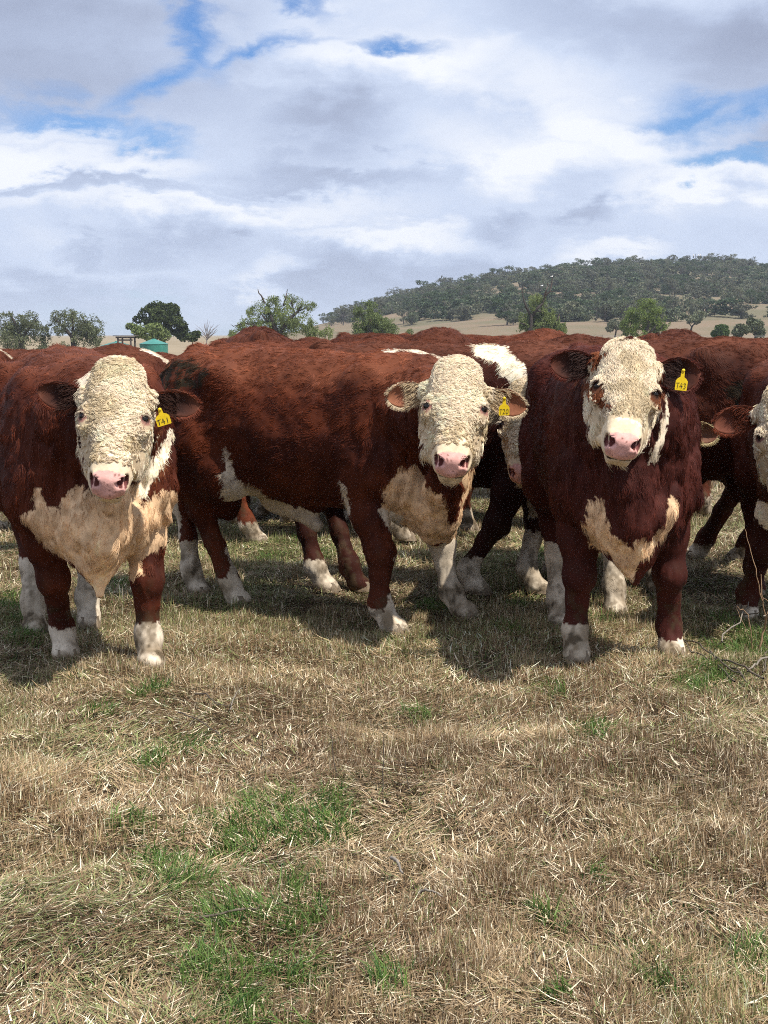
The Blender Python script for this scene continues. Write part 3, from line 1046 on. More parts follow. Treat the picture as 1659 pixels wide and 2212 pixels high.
        L = np.where(head, 0.016, L)
        L = np.where(head & (t > 0.42), 0.010, L)
        L = np.where(self.short_mask(p, n) | (head & (t > 0.28)), L * 0.5, L)
        low = (np.abs(n[:, 2] + 0.6) < 0.4) & (z > 0.4)
        L = np.where(low, L * 1.3, L)
        L *= rng.uniform(0.55, 1.35, len(p)) * (0.7 + 0.6 * vnoise(p * 14, 50))
        lift = 0.30 + 0.25 * vnoise(p * 20, 51)
        lift = np.where(head, 0.25, lift)
        K = 5
        cl = vnoise3(p * 55, 52) * 0.5         # clumping
        wave = vnoise3(p * 38, 56)
        pts = np.zeros((len(p), K, 3))
        pts[:, 0] = p - n * 0.003
        step = L / (K - 1)
        d = nrm(flow + n * (lift + 0.35)[:, None] + cl * 0.6)
        for i in range(1, K):
            f = i / (K - 1)
            d = nrm(d + flow * 0.35 - n * 0.12 + wave * 0.38 * o.get('wavy', 1.0) * (1 if i % 2 else -0.6))
            pts[:, i] = pts[:, i - 1] + d * step[:, None]
        r0 = 0.00085 * o.get('hair_r', 1.0)
        rad = np.linspace(1, 0.25, K)[None, :] * r0 * rng.uniform(0.7, 1.3, len(p))[:, None]
        hv = rng.uniform(0.62, 1.45, len(p))[:, None]
        zone = head & (t < 0.33) & (hn > -0.17) & (c.mean(1) > 0.3) & (n_curl > 0)
        c = np.where(zone[:, None], c * np.array([0.90, 0.87, 0.82]), c)  # short hair among the curls darkened too, as painted shade in the gaps
        lum = c.mean(1)
        tipc = c * hv * (0.72 + 0.56 * vnoise(p * 42, 58))[:, None]
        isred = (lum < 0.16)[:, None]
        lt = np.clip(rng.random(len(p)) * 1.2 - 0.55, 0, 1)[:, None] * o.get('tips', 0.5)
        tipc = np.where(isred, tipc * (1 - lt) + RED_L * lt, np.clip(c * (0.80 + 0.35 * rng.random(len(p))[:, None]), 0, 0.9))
        H = [(pts, rad, tipc)]
        for rs, ds, hl, hc in self.extra_hair:
            N = len(rs); pt = np.zeros((N, K, 3)); dd = ds.copy(); pt[:, 0] = rs
            for i in range(1, K):
                dd = nrm(dd + np.array([0, 0, -0.13])); pt[:, i] = pt[:, i - 1] + dd * (hl / (K - 1))[:, None]
            H.append((pt, np.linspace(1, 0.3, K)[None, :] * 0.0010 * np.ones((N, 1)), hc))
        # long fringe round the eyes, chin and poll
        hair_np('coat', np.concatenate([a[0] for a in H]), np.concatenate([a[1] for a in H]), np.concatenate([a[2] for a in H]), M_HAIR, root)
        # --- curls on the face
        if n_curl:
            d2 = facing * ((hd_ < 0.03) & (ft_ > -0.07) & (ft_ < o.get('curl_t', 0.42)) & (fn_ > -0.20)) * np.where(ft_ > 0.30, o.get('low_curl', 0.38), 1.0) * np.where(np.abs(fs_) > 0.118, 0.45, 1.0) * np.where((np.abs(fs_) > 0.078) & (ft_ > 0.27), 0.3, 1.0)
            d2 = d2 * np.where((np.abs(fs_) > 0.10) & (ft_ > 0.27), o.get('cheek_curl', 0.35), 1)
            p, n = self.surface_samples(int(n_curl * 1.45), rng, d2)
            c = self.paint(p, n)
            t, s, hn = self.hco(p)
            keep = np.ones(len(p), bool)
            for sy in (1, -1):
                keep &= np.linalg.norm(p - self.eyec[sy][1] - self.ha * 0.006, axis=1) > 0.041
            p, n, c, t, s = p[keep], n[keep], c[keep], t[keep], s[keep]
            m = len(p)
            S_ = 13; K = 11
            flow = self.ha[None, :] * (1.0) + self.hsid[None, :] * (s * 4)[:, None] + vnoise3(p * 22, 60) * 1.1
            flow = nrm(flow - n * (flow * n).sum(1)[:, None])
            side = np.cross(n, flow) * rng.choice([-1, 1], m)[:, None]
            up = 1 - np.clip((t - 0.05) / 0.30, 0, 1) * 0.65
            rc = rng.uniform(0.0060, 0.0120, m) * curl * (0.6 + 0.4 * up)
            turn = rng.uniform(3.2, 5.6, m) * (0.55 + 0.45 * min(curl, 1.0))
            drift = rng.uniform(0.006, 0.016, m) * (2.2 - 1.2 * min(curl, 1.0))
            lift = rng.uniform(0.0015, 0.0045, m) * up * np.where(np.abs(s) > 0.10, 0.5, 1.0) * o.get('curl_lift', 1.0)
            th = np.linspace(0, 1, K)
            ang = turn[:, None] * th[None, :]
            path = (p[:, None, :] - n[:, None, :] * 0.002
                    + flow[:, None, :] * ((rc[:, None] * np.sin(ang)) + drift[:, None] * th)[..., None]
                    + side[:, None, :] * (rc[:, None] * (1 - np.cos(ang)))[..., None]
                    + n[:, None, :] * (lift[:, None] * np.sin(np.minimum(th * 2.4, 1.9)) * 1.0 + 0.003 * np.sin(ang * 0.9))[..., None])
            if curl < 0.7:         # loose waves instead of ringlets
                ln = rng.uniform(0.026, 0.048, m) * (0.55 + 0.45 * up)
                ph0 = vnoise(p * 30, 71) * 6
                fl2 = nrm(self.ha[None, :] + self.hsid[None, :] * (s * 3.5)[:, None] + vnoise3(p * 12, 63) * 0.55)
                fl2 = nrm(fl2 - n * (fl2 * n).sum(1)[:, None]); side = np.cross(n, fl2)
                path = (p[:, None, :] - n[:, None, :] * 0.001 + fl2[:, None, :] * (ln[:, None] * th)[..., None]
                        + side[:, None, :] * (0.0038 * np.sin(th[None, :] * 9.0 * (ln[:, None] / 0.04) + ph0[:, None]) * np.minimum(th * 2, 1))[..., None]
                        + n[:, None, :] * (0.006 * up[:, None] * np.sin(th * 2.6) + 0.0015 * np.sin(th * 11 + ph0[:, None]))[..., None])
            pts = np.repeat(path[:, None], S_, 1)
            offs = rng.normal(0, 1, (m, S_, 1, 3)) * 0.0025 * (0.35 + 0.65 * np.sin(th * math.pi * 0.8 + 0.35))[None, None, :, None]
            sc = 1 + rng.normal(0, 0.09, (m, S_, 1, 1))
            pts = p[:, None, None, :] + (pts - p[:, None, None, :]) * sc + offs
            pts = pts.reshape(-1, K, 3)
            rad = np.repeat((np.interp(th, [0, 0.3, 0.8, 1], [0.8, 1, 0.8, 0.25])[None, :] * 0.00070 * np.ones((m, 1)))[:, None], S_, 1).reshape(-1, K)
            cc = np.repeat((c * (0.80 + 0.34 * rng.random((m, 1))) * np.where(vnoise(p * 13, 91)[:, None] > 0.62, np.array([0.80, 0.78, 0.70]), 1.0))[:, None], S_, 1) * rng.uniform(0.78, 1.14, (m, S_, 1))
            hair_np('curly_hair', pts, rad, np.clip(cc, 0, 0.95).reshape(-1, 3), M_CURL, root)
        # --- eyes
        if eyes:
            for sy in (1, -1):
                cpt = self.eyec[sy][0]
                v, q = sphere_mesh(12, 16)
                mesh_np('eye', cpt + v * 0.0190 * self.hs, q, M_EYE, root)
            rs, ds, hl_, hc = [], [], [], []
            g = np.random.default_rng(3)
            for sy in (1, -1):
                ec, es = self.eyec[sy]
                nn = nrm(es - ec); upv = nrm(-self.ha - nn * (-self.ha @ nn)); sd = np.cross(nn, upv)
                for a in np.linspace(-1.15, 1.15, 46):
                    rs.append(ec + (upv * math.cos(a) + sd * math.sin(a)) * 0.0165 * self.hs + nn * 0.010)
                    ds.append(nrm(nn * 0.9 + upv * 0.35 + sd * math.sin(a) * 0.6 + g.normal(0, 0.12, 3))); hl_.append(g.uniform(0.014, 0.026)); hc.append(np.array(self.opt.get('lash', (0.6, 0.5, 0.38))) * g.uniform(0.7, 1.2))
            rs, ds, hl_, hc = map(np.array, (rs, ds, hl_, hc))
            pt = np.zeros((len(rs), 4, 3)); pt[:, 0] = rs
            for i in range(1, 4):
                ds = nrm(ds + np.array([0, 0, -0.35])); pt[:, i] = pt[:, i - 1] + ds * hl_[:, None] / 3
            hair_np('eyelashes', pt, np.linspace(1, 0.3, 4)[None, :] * 0.0008 * np.ones((len(rs), 1)), hc, M_HAIR, root)
        if hooves:
            for q, ft in self.feet.items():
                v, f = hoof_mesh()
                mesh_np('hoof', ft + v * self.size, f, M_HOOF, root, smooth=True)
        if tag_spec:
            make_tag(self, root, **tag_spec)
        return root


def sphere_mesh(nr, ns):
    th = np.linspace(0, math.pi, nr + 1)[1:-1]; ph = np.linspace(0, 2 * math.pi, ns, endpoint=False)
    V = [(0, 0, 1)] + [(math.sin(a) * math.cos(b), math.sin(a) * math.sin(b), math.cos(a)) for a in th for b in ph] + [(0, 0, -1)]
    n = len(V)
    q, tr = [], []
    for i in range(nr - 2):
        for j in range(ns):
            a = 1 + i * ns + j; b = 1 + i * ns + (j + 1) % ns
            q.append((a, a + ns, b + ns, b))
    for j in range(ns):
        a, b = 1 + j, 1 + (j + 1) % ns
        tr.append((0, a, b)); tr.append((n - 1, n - 1 - ns + (j + 1) % ns, n - 1 - ns + j))
    return np.array(V, float), [np.array(q), np.array(tr)]


def hoof_mesh():
    """two claws side by side, pointing along +x"""
    Vs, Fs, off = [], [], 0
    for sy in (1, -1):
        ring = []
        for z, sc in ((0.0, 1.0), (0.03, 0.92), (0.055, 0.80)):
            for a in np.linspace(0, 2 * math.pi, 14, endpoint=False):
                x = math.cos(a); y = math.sin(a)
                fx = 0.068 * x * (1.0 if x > 0 else 0.75)
                fy = 0.031 * y * (1 - 0.35 * max(x, 0) ** 2)
                ring.append((0.055 + fx * sc - z * 0.35, sy * 0.030 + fy * sc * 0.9, z + 0.002))
        q = []
        for i in range(2):
            for j in range(14):
                a, b = i * 14 + j, i * 14 + (j + 1) % 14
                q.append((a, b, b + 14, a + 14))
        Vs.append(np.array(ring)); Fs.append(np.array(q) + off); off += len(ring)
    return np.concatenate(Vs), np.concatenate(Fs)


STROKES = {
    'T': [[(0.0, 0.95), (1.0, 1.0)], [(0.5, 0.97), (0.42, 0.0)]],
    '4': [[(0.55, 1.0), (0.0, 0.38), (0.9, 0.42)], [(0.72, 0.8), (0.6, 0.0)]],
    '1': [[(0.55, 1.0), (0.45, 0.0)]],
    '2': [[(0.05, 0.75), (0.25, 0.98), (0.6, 0.98), (0.75, 0.72), (0.5, 0.4), (0.0, 0.03), (0.85, 0.05)]],
    '0': [[(0.5, 1.0), (0.15, 0.8), (0.05, 0.4), (0.2, 0.05), (0.5, 0.0), (0.85, 0.25), (0.9, 0.65), (0.75, 0.95), (0.5, 1.0)]],
    '3': [[(0.1, 0.9), (0.5, 1.0), (0.75, 0.78), (0.4, 0.55), (0.8, 0.35), (0.65, 0.05), (0.1, 0.02)]],
}


def make_tag(bull, root, pos, xdir, ydir, w=0.062, h=0.075, text='T41', neck=0.035, thick=0.0022):
    """flat plastic ear tag; pos = world centre of the plate, xdir / ydir its world axes"""
    x = nrm(np.array(xdir, float)); y = np.array(ydir, float); y = nrm(y - x * (y @ x)); z = np.cross(x, y)
    if z[1] > 0: z = -z
    out = [(-0.5, -0.5), (-0.46, -0.56), (0.46, -0.56), (0.5, -0.5), (0.5, 0.22), (0.36, 0.42), (0.16, 0.56)]
    nk = neck / h
    out += [(0.12, 0.56 + nk), (0.07, 0.62 + nk), (-0.07, 0.62 + nk), (-0.12, 0.56 + nk), (-0.16, 0.56), (-0.36, 0.42), (-0.5, 0.22)]
    n = len(out)
    bend = lambda a, b: 0.0
    V = []
    for sgn in (1, -1):
        for a, b in out:
            V.append(np.array(pos) + x * a * w + y * b * h + z * (sgn * thick / 2 + bend(a, b)))
    V = np.array([bull.to_local(v) for v in V])
    me = bpy.data.meshes.new('ear_tag')
    f = [tuple(range(n)), tuple(range(2 * n - 1, n - 1, -1))] + [(i, (i + 1) % n, n + (i + 1) % n, n + i) for i in range(n)]
    me.from_pydata([tuple(v) for v in V], [], f); me.materials.append(M_TAG)
    o = bpy.data.objects.new('ear_tag', me); COL.objects.link(o); o.parent = root
    # stud
    sv, sq = sphere_mesh(6, 10)
    c = np.array(pos) + y * h * (0.5 + nk) + z * thick
    vv = c + sv[:, 0:1] * x * 0.007 + sv[:, 1:2] * y * 0.007 + sv[:, 2:3] * z * 0.004
    mesh_np('tag_stud', np.array([bull.to_local(v) for v in vv]), sq, M_TAG, o)
    if text:
        Vs, Fs, off = [], [], 0
        cw = w * 0.84 / (len(text) + 0.15 * (len(text) - 1)); ch = h * 0.46
        for i, chx in enumerate(text):
            x0 = -w * 0.42 + i * cw * 1.15
            for st in STROKES[chx]:
                pl = [np.array([x0 + a * cw * 0.95, -h * 0.40 + b * ch]) for a, b in st]
                for a, b in zip(pl[:-1], pl[1:]):
                    d = (b - a) / (np.linalg.norm(b - a) + 1e-9); nn = np.array([-d[1], d[0]]) * w * 0.020
                    a2, b2 = a - d * w * 0.02, b + d * w * 0.02
                    for q in (a2 - nn, b2 - nn, b2 + nn, a2 + nn):
                        wv = np.array(pos) + x * q[0] + y * q[1] + z * (thick / 2 + 0.0012)
                        Vs.append(bull.to_local(wv))
                    Fs.append([off, off + 1, off + 2, off + 3]); off += 4
        mesh_np('tag_number', np.array(Vs), np.array(Fs), M_INK, o, smooth=False)
    return o


c4 = lambda pts: crop_poly(pts, 0.3515, 1106, 691)
c3 = lambda pts: crop_poly(pts, 0.3125, 760.3, 691.2)
c2 = lambda pts: crop_poly(pts, 0.3281, 345.6, 691.2)
c1 = lambda pts: crop_poly(pts, 0.3515, 0, 691)
CAMDIR = (0, -1, 0.0)


def w3(v):
    return np.array([v.x, v.y, v.z])


def bull_t43():
    fl, fr = G(1447, 1417), G(1243, 1424)          # the bull looks at us: its left is our right
    hl, hr = G(1327, 1330), G(1208, 1350)
    mid = (fl + fr) / 2 * 0.57 + (hl + hr) / 2 * 0.43
    hd = ((fl + fr) - (hl + hr)).normalized()
    poll = w3(P(1362, 748, 6.33)); nose = w3(P(1347, 985, 5.99))
    op = dict(
        red=(np.array([0.056, 0.0130, 0.0095]), np.array([0.125, 0.0275, 0.0165])), ear_t=0.045, sunlit_z=1.26, sunlit_dust=(0.17, 0.045, 0.024), tips=0.26, hair_r=1.0, wavy=0.7, shag=0.8,
        socks={'fl': 0.085, 'fr': 0.16, 'hl': 0.42, 'hr': 0.40}, belly=0.0, cheek_curl=0.04, curl_t=0.36, low_curl=0.5, short=[(c4([(960, 400), (1030, 560), (1000, 720), (940, 920), (840, 940), (860, 820), (920, 700), (950, 570)]), 6.35, 5.9, 6.9)],
        ear_edge=(0.16, 0.05, 0.03), ear_fluff=(0.05, 0.025, 0.02), lash=(0.05, 0.02, 0.015), lid=np.array([0.16, 0.06, 0.03]), jaw=-0.19, brisket=(0.70, 0, 0.50),
        patches=[
            (c4([(440, 1090), (530, 1080), (530, 1160), (560, 1260), (620, 1320), (690, 1360), (715, 1310), (780, 1300), (790, 1340), (850, 1300), (900, 1220), (940, 1050), (1005, 1140), (960, 1260), (880, 1340), (800, 1400), (760, 1440), (720, 1580), (680, 1570), (620, 1480), (570, 1420), (490, 1390), (440, 1290), (410, 1240), (440, 1190)]), 6.6, 6.0, 7.4, 'tan', 'body'),
            (c4([(960, 440), (975, 560), (955, 700), (915, 860), (862, 890), (870, 800), (910, 690), (940, 570)]), 6.35, 5.9, 6.9, 'cream', 'body'),
            (c4([(505, 230), (560, 170), (612, 165), (600, 215), (560, 240), (515, 262)]), 6.30, 5.9, 6.8, 'red', 'after'),
            (c4([(470, 365), (535, 385), (568, 440), (598, 515), (560, 530), (528, 552), (500, 505), (478, 440)]), 6.25, 5.9, 6.6, 'red', 'after'),
            (c4([(890, 375), (960, 365), (965, 440), (930, 525), (890, 505), (845, 485), (880, 430)]), 6.25, 5.9, 6.6, 'red', 'after'),
        ])
    b = Bull('bull', (mid.x - 0.015, mid.y), (hd.x, hd.y), 0.99, dict(fl=fl, fr=fr, hl=hl, hr=hr), poll, nose, (0.03, -1, 0.35), 0.93, 0.0075, 0.875, 0.0, 0.93, op, hl=1.0)
    b.build('mahogany bull facing us, ear tag T43, brown eye patches, tan V on its chest', 'hereford bulls in the mob',
            64000, 3000, curl=0.5, coat_len=0.98,
            ears=[dict(sy=1, d=(1.0, 0.1, 0.12), up=(0, 0, 1), length=0.185, wid=0.072, inner=(0.018, 0.007, 0.006), outer=(0.09, 0.02, 0.012), cup=0.5, droop=0.02),
                  dict(sy=-1, d=(-1.0, 0.1, 0.06), up=(0, 0, 1), length=0.175, wid=0.062, inner=(0.030, 0.012, 0.009), outer=(0.09, 0.02, 0.012), cup=0.5, droop=0.01)],
            tag_spec=dict(pos=w3(P(1472, 829, 6.28)), xdir=(1, 0.25, -0.10), ydir=(0.34, 0, 1), w=0.052, h=0.048, text='T43', neck=0.030))


def bull_t41():
    fl, fr = G(325, 1443), G(140, 1422)
    hl, hr = G(190, 1350), G(75, 1365)
    mid = (fl + fr) / 2 * 0.57 + (hl + hr) / 2 * 0.43
    hd = Vector((0.30, -0.95, 0))
    poll = w3(P(256, 790, 6.12)); nose = w3(P(232, 1050, 5.82))
    op = dict(
        red=(np.array([0.062, 0.0135, 0.0075]), np.array([0.185, 0.0420, 0.0155])), tips=0.40, wavy=1.1, shag=1.0,
        socks={'fl': 0.20, 'fr': 0.145, 'hl': 0.33, 'hr': 0.36}, belly=0.0, cheek_curl=1.0, jaw=-0.27,
        ear_edge=(0.20, 0.07, 0.04), ear_fluff=(0.045, 0.018, 0.012), brisket=(0.70, 0.0, 0.49), tip=-0.125, crest_white=(0.78, 1.0, 0.07, 1.20),
        patches=[
            (c1([(235, 1000), (290, 1010), (320, 1120), (400, 1130), (470, 1030), (540, 1000), (870, 1000), (870, 1150), (930, 1090), (990, 1055), (1110, 1080), (1100, 1250), (1050, 1390), (930, 1440), (840, 1500), (860, 1570), (790, 1640), (760, 1560), (690, 1600), (670, 1690), (630, 1690), (590, 1640), (540, 1540), (430, 1470), (260, 1390), (190, 1290), (150, 1190), (260, 1150), (250, 1080)]), 6.45, 5.8, 7.1, 'tan', 'body'),
            (c1([(975, 690), (1005, 760), (970, 900), (885, 1070), (850, 1120), (810, 1090), (875, 900), (925, 820), (955, 760)]), 6.3, 5.8, 6.8, 'cream', 'body'),
            (c1([(475, 650), (500, 680), (545, 745), (520, 765), (495, 735), (483, 690)]), 6.1, 5.7, 6.6, 'dark', 'after'),
            (c1([(945, 670), (972, 680), (965, 780), (945, 815), (940, 740)]), 6.15, 5.7, 6.6, 'red', 'after'),
            (c1([(945, 920), (960, 940), (890, 1055), (875, 1050), (910, 990)]), 6.15, 5.7, 6.6, 'red', 'after'),
        ])
    b = Bull('bull', (mid.x - 0.02, mid.y), (hd.x, hd.y), 0.985, dict(fl=fl, fr=fr, hl=hl, hr=hr), poll, nose, (0.12, -1, 0.30), 0.95, 0.0075, 1.05, -0.09, 0.95, op, hl=1.06)
    b.build('red bull facing us, ear tag T41, thick face curls, wide tan brisket', 'hereford bulls in the mob',
            66000, 2600, curl=1.1, coat_len=0.92,
            ears=[dict(sy=1, d=(1.0, 0.15, -0.02), up=(0.0, 0, 1), length=0.19, wid=0.055, inner=(0.025, 0.010, 0.008), outer=(0.15, 0.035, 0.015), cup=0.5, droop=0.02),
                  dict(sy=-1, d=(-1.0, 0.15, 0.10), up=(0, 0, 1), length=0.19, wid=0.056, inner=(0.024, 0.009, 0.007), outer=(0.12, 0.03, 0.015), cup=0.5, droop=0.0)],
            tag_spec=dict(pos=w3(P(352, 906, 6.08)), xdir=(1, 0.1, 0.30), ydir=(0.5, 0, 0.9), w=0.056, h=0.042, text='T41', neck=0.020))


def bull_t20():
    fl, fr = G(990, 1335), G(835, 1366)
    hl, hr = G(420, 1285), G(503, 1305)
    hd = Vector((0.84, -0.54, 0)).normalized()
    mid = (fl + fr) / 2 * 0.55 + (hl + hr) / 2 * 0.45
    poll = w3(P(990, 785, 6.95)); nose = w3(P(976, 1012, 6.62))
    op = dict(
        red=(np.array([0.058, 0.0125, 0.0070]), np.array([0.205, 0.0470, 0.0160])), sunlit_z=1.12, sunlit_dust=(0.30, 0.098, 0.045), tips=0.50, wavy=1.3, shag=1.2,
        socks={'fl': 0.50, 'fr': 0.12, 'hl': 0.30, 'hr': 0.15}, belly=0.0, cheek_curl=0.9, jaw=-0.24,
        ear_edge=(0.30, 0.12, 0.06), ear_fluff=(0.55, 0.42, 0.26), lid=PINK * 0.85, brisket=(0.72, 0.0, 0.455), brisket_tip=False,
        crest_white=(0.45, 1.1, 0.09, 1.30),
        patches=[
            (c3([(320, 1060), (345, 1050), (400, 1070), (420, 1020), (480, 1060), (520, 1150), (580, 1210), (640, 1220), (665, 1300), (670, 1400), (690, 1450), (740, 1430), (765, 1300), (790, 1130), (860, 1080), (950, 1080), (880, 1180), (810, 1330), (775, 1450), (762, 1620), (560, 1650), (400, 1620), (340, 1560), (325, 1480), (270, 1500), (190, 1380), (240, 1290), (215, 1210), (310, 1130)]), 7.1, 6.4, 8.3, 'tan', 'body'),
            ([(340, 800), (375, 778), (430, 772), (470, 800), (450, 830), (395, 850), (345, 845)], 8.3, 7.2, 9.3, 'muck', 'body'),
            (c3([(200, 1340), (280, 1370), (340, 1400), (335, 1500), (270, 1500), (195, 1390)]), 7.2, 6.5, 7.9, 'white', 'body'),
            (c3([(300, 1500), (330, 1500), (330, 1600), (322, 1690), (300, 1670), (318, 1600)]), 7.4, 6.8, 7.8, 'white', 'body'),
            (c3([(265, 1870), (300, 1960), (350, 2110), (120, 2140), (125, 2040), (190, 2020), (240, 1930)]), 7.45, 6.9, 7.8, 'white', 'body'),
            (c2([(430, 840), (470, 850), (490, 930), (500, 1020), (600, 1090), (720, 1180), (830, 1230), (1000, 1270), (1270, 1260), (1290, 1400), (1150, 1400), (1000, 1470), (900, 1520), (820, 1480), (760, 1360), (600, 1290), (520, 1210), (430, 1210), (390, 1130), (430, 1090), (385, 1030), (430, 990)]), 7.9, 7.2, 8.9, 'white', 'body'),
            (c2([(1190, 1050), (1240, 1080), (1262, 1260), (1230, 1260), (1200, 1150)]), 7.6, 7.2, 8.4, 'white', 'body'),
            (c2([(440, 1370), (500, 1350), (510, 1640), (580, 1890), (340, 1890), (350, 1720), (440, 1710), (450, 1620), (430, 1540)]), 8.15, 7.8, 8.8, 'white', 'body'),
            (c3([(945, 650), (960, 650), (955, 740), (940, 745)]), 6.95, 6.5, 7.4, 'red', 'after'),
        ])
    b = Bull('bull', (mid.x - 0.02, mid.y + 0.05), (hd.x, hd.y), 0.985, dict(fl=fl, fr=fr, hl=hl, hr=hr), poll, nose, (0.0, -1, 0.28), 1.0, 0.0078, 1.02, -0.03, 0.97, op, hl=1.0, long=1.10)
    b.build('bull standing side on with its head turned to us, ear tag T20 and cream ears', 'hereford bulls in the mob',
            90000, 2600, curl=1.0, coat_len=0.95,
            ears=[dict(sy=1, d=(1.0, 0.15, -0.22), up=(0.2, 0, 1), length=0.185, wid=0.060, inner=(0.20, 0.075, 0.04), outer=(0.60, 0.48, 0.32), cup=0.5, droop=0.02),
                  dict(sy=-1, d=(-1.0, 0.1, -0.10), up=(-0.2, 0, 1), length=0.17, wid=0.058, inner=(0.26, 0.10, 0.055), outer=(0.60, 0.48, 0.32), cup=0.5, droop=0.015)],
            tag_spec=dict(pos=w3(P(1089, 885, 6.85)), xdir=(1, 0.2, 0.02), ydir=(0.42, 0, 1), w=0.048, h=0.045, text='T20', neck=0.028))


def bull_behind():
    fl, fr = G(1148, 1280), G(1015, 1282)
    hl, hr = G(765, 1275), G(690, 1277)
    hd = Vector((0.97, -0.24, 0)).normalized()
    poll = w3(P(1139, 830, 7.90)); nose = w3(P(1124, 1040, 7.62))
    op = dict(red=(np.array([0.034, 0.008, 0.005]), np.array([0.090, 0.020, 0.009])), tips=0.35, wavy=1.3,  # coat colour darkened all over to stand in for the shadow of T20
              socks={'fl': 0.33, 'fr': 0.20, 'hl': 0.0, 'hr': 0.18}, belly=0.0, chest_white=True, cheek_curl=1.0, crest_white=(0.66, 1.06, 0.16, 1.12), crest=0.03, lid=np.array([0.1, 0.05, 0.04]),
              patches=[(c3([(890, 180), (1000, 165), (1130, 200), (1240, 340), (1240, 450), (1120, 450), (1060, 400), (1060, 300), (960, 290), (890, 240)]), 8.15, 7.4, 9.0, 'cream', 'body')])
    b = Bull('bull', (0.42, 8.88), (hd.x, hd.y), 1.0, dict(fl=fl, fr=fr, hl=hl, hr=hr), poll, nose, (-0.30, -1, 0.15), 0.96, 0.009, 0.95, 0.0, 1.0, op, hl=1.0)
    b.build('red bull behind T20, curly face lowered between two bulls, white crest on its neck', 'hereford bulls in the mob',
            42000, 2400, curl=1.1, coat_len=1.2,
            ears=[dict(sy=-1, d=(-1.0, 0.3, -0.1), up=(0, 0, 1), length=0.15, wid=0.055, outer=(0.5, 0.4, 0.26), inner=(0.2, 0.08, 0.05)),
                  dict(sy=1, d=(1.0, 0.2, -0.1), up=(0, 0, 1), length=0.16, wid=0.055, outer=(0.5, 0.4, 0.26), inner=(0.2, 0.08, 0.05))])


def bull_rump_right():
    hl, hr = G(1640, 1215), G(1505, 1212)
    fl, fr = G(1425, 1180), G(1390, 1190)
    # faces away to the left, its rump towards us at the right
    hd = Vector((-0.88, 0.36, 0)).normalized()
    op = dict(red=(np.array([0.045, 0.011, 0.006]), np.array([0.14, 0.032, 0.012])), tips=0.35, patches=[([(1520, 830), (1560, 815), (1610, 812), (1640, 840), (1600, 870), (1540, 880)], 9.3, 8.4, 10.4, 'muck', 'body')],
              socks={'fl': 0.0, 'fr': 0.0, 'hl': 0.10, 'hr': 0.10}, belly=0.0)
    b = Bull('bull', (1.55, 9.30), (hd.x, hd.y), 1.02,
             dict(hl=(1.98, 9.72), hr=G(1510, 1205), fl=(1.08, 9.95), fr=(1.0, 9.85)) if False else dict(hl=G(1515, 1208), hr=(2.26, 9.72)), None, None, None, 1.0, 0.009, 1.0, 0.0, 1.0, op)
    b.build('dark red bull with its rump to us, behind T43 at the right', 'hereford bulls in the mob', 40000, 0, coat_len=1.1, eyes=True)


def bull_ear_only():
    poll = w3(P(1436, 872, 8.25)); nose = w3(P(1420, 1060, 8.05))
    op = dict(socks={'fl': 0.16, 'fr': 0.16, 'hl': 0.3, 'hr': 0.3}, ear_fluff=(0.5, 0.4, 0.2), ear_edge=(0.2, 0.08, 0.05))
    hd = Vector((0.10, -1, 0)).normalized()
    b = Bull('bull', (1.30, 9.05), (hd.x, hd.y), 0.92, dict(fr=G(1388, 1242)), poll, nose, (0.1, -1, 0.3), 0.95, 0.010, 0.9, 0.0, 1.0, op)
    b.build('bull hidden behind T43, only its cream ear with a yellow tag and a foot showing', 'hereford bulls in the mob', 16000, 600,
            ears=[dict(sy=1, d=(1.0, 0.0, 0.02), up=(0.1, 0, 1), length=0.19, wid=0.058, outer=(0.50, 0.40, 0.22), inner=(0.14, 0.07, 0.045), droop=0.03, cup=0.9)],
            tag_spec=dict(pos=w3(P(1487, 897, 8.15)), xdir=(0.5, 1.0, 0.1), ydir=(0.5, 0, 1), w=0.05, h=0.045, text='', neck=0.02))


def bull_far_right():
    fr = G(1612, 1335); fl = G(1700, 1330)
    poll = w3(P(1702, 842, 7.15)); nose = w3(P(1700, 1075, 6.98))
    hd = Vector((-0.10, -1, 0)).normalized()
    op = dict(red=(np.array([0.050, 0.011, 0.007]), np.array([0.12, 0.027, 0.012])), socks={'fl': 0.2, 'fr': 0.075, 'hl': 0.3, 'hr': 0.02}, belly=0.0,
              ear_edge=(0.28, 0.10, 0.06), jaw=-0.17, lid=np.array([0.25, 0.13, 0.11]), crest=-0.03, cheek_curl=0.2,
              patches=[(crop_poly([(655, 960), (720, 980), (822, 1040), (822, 1220), (760, 1180), (700, 1080)], 0.3163, 1434.5, 777.7), 7.3, 6.5, 8.0, 'cream', 'body')])
    b = Bull('bull', (2.18, 7.98), (hd.x, hd.y), 0.95, dict(fr=fr, fl=fl), poll, nose, (-0.22, -1, 0.3), 0.95, 0.008, 0.86, -0.10, 0.78, op, hl=1.04)
    b.build('bull cut off by the right edge, white face and one red ear showing', 'hereford bulls in the mob', 36000, 900, curl=0.5,
            ears=[dict(sy=-1, d=(-1.0, 0.15, -0.10), up=(0, 0, 1), length=0.20, wid=0.066, inner=(0.10, 0.03, 0.018), outer=(0.15, 0.035, 0.015), cup=0.5, droop=0.03),
                  dict(sy=1, d=(1.0, 0.15, -0.10), up=(0, 0, 1), length=0.20, wid=0.066, inner=(0.10, 0.03, 0.018), outer=(0.15, 0.035, 0.015), cup=0.5, droop=0.03)])


GRP = 'hereford bulls in the mob'


def copy_tree(o, parent=None):
    c = o.copy(); COL.objects.link(c); c.parent = parent
    for ch in list(o.children):
        copy_tree(ch, c)
    return c


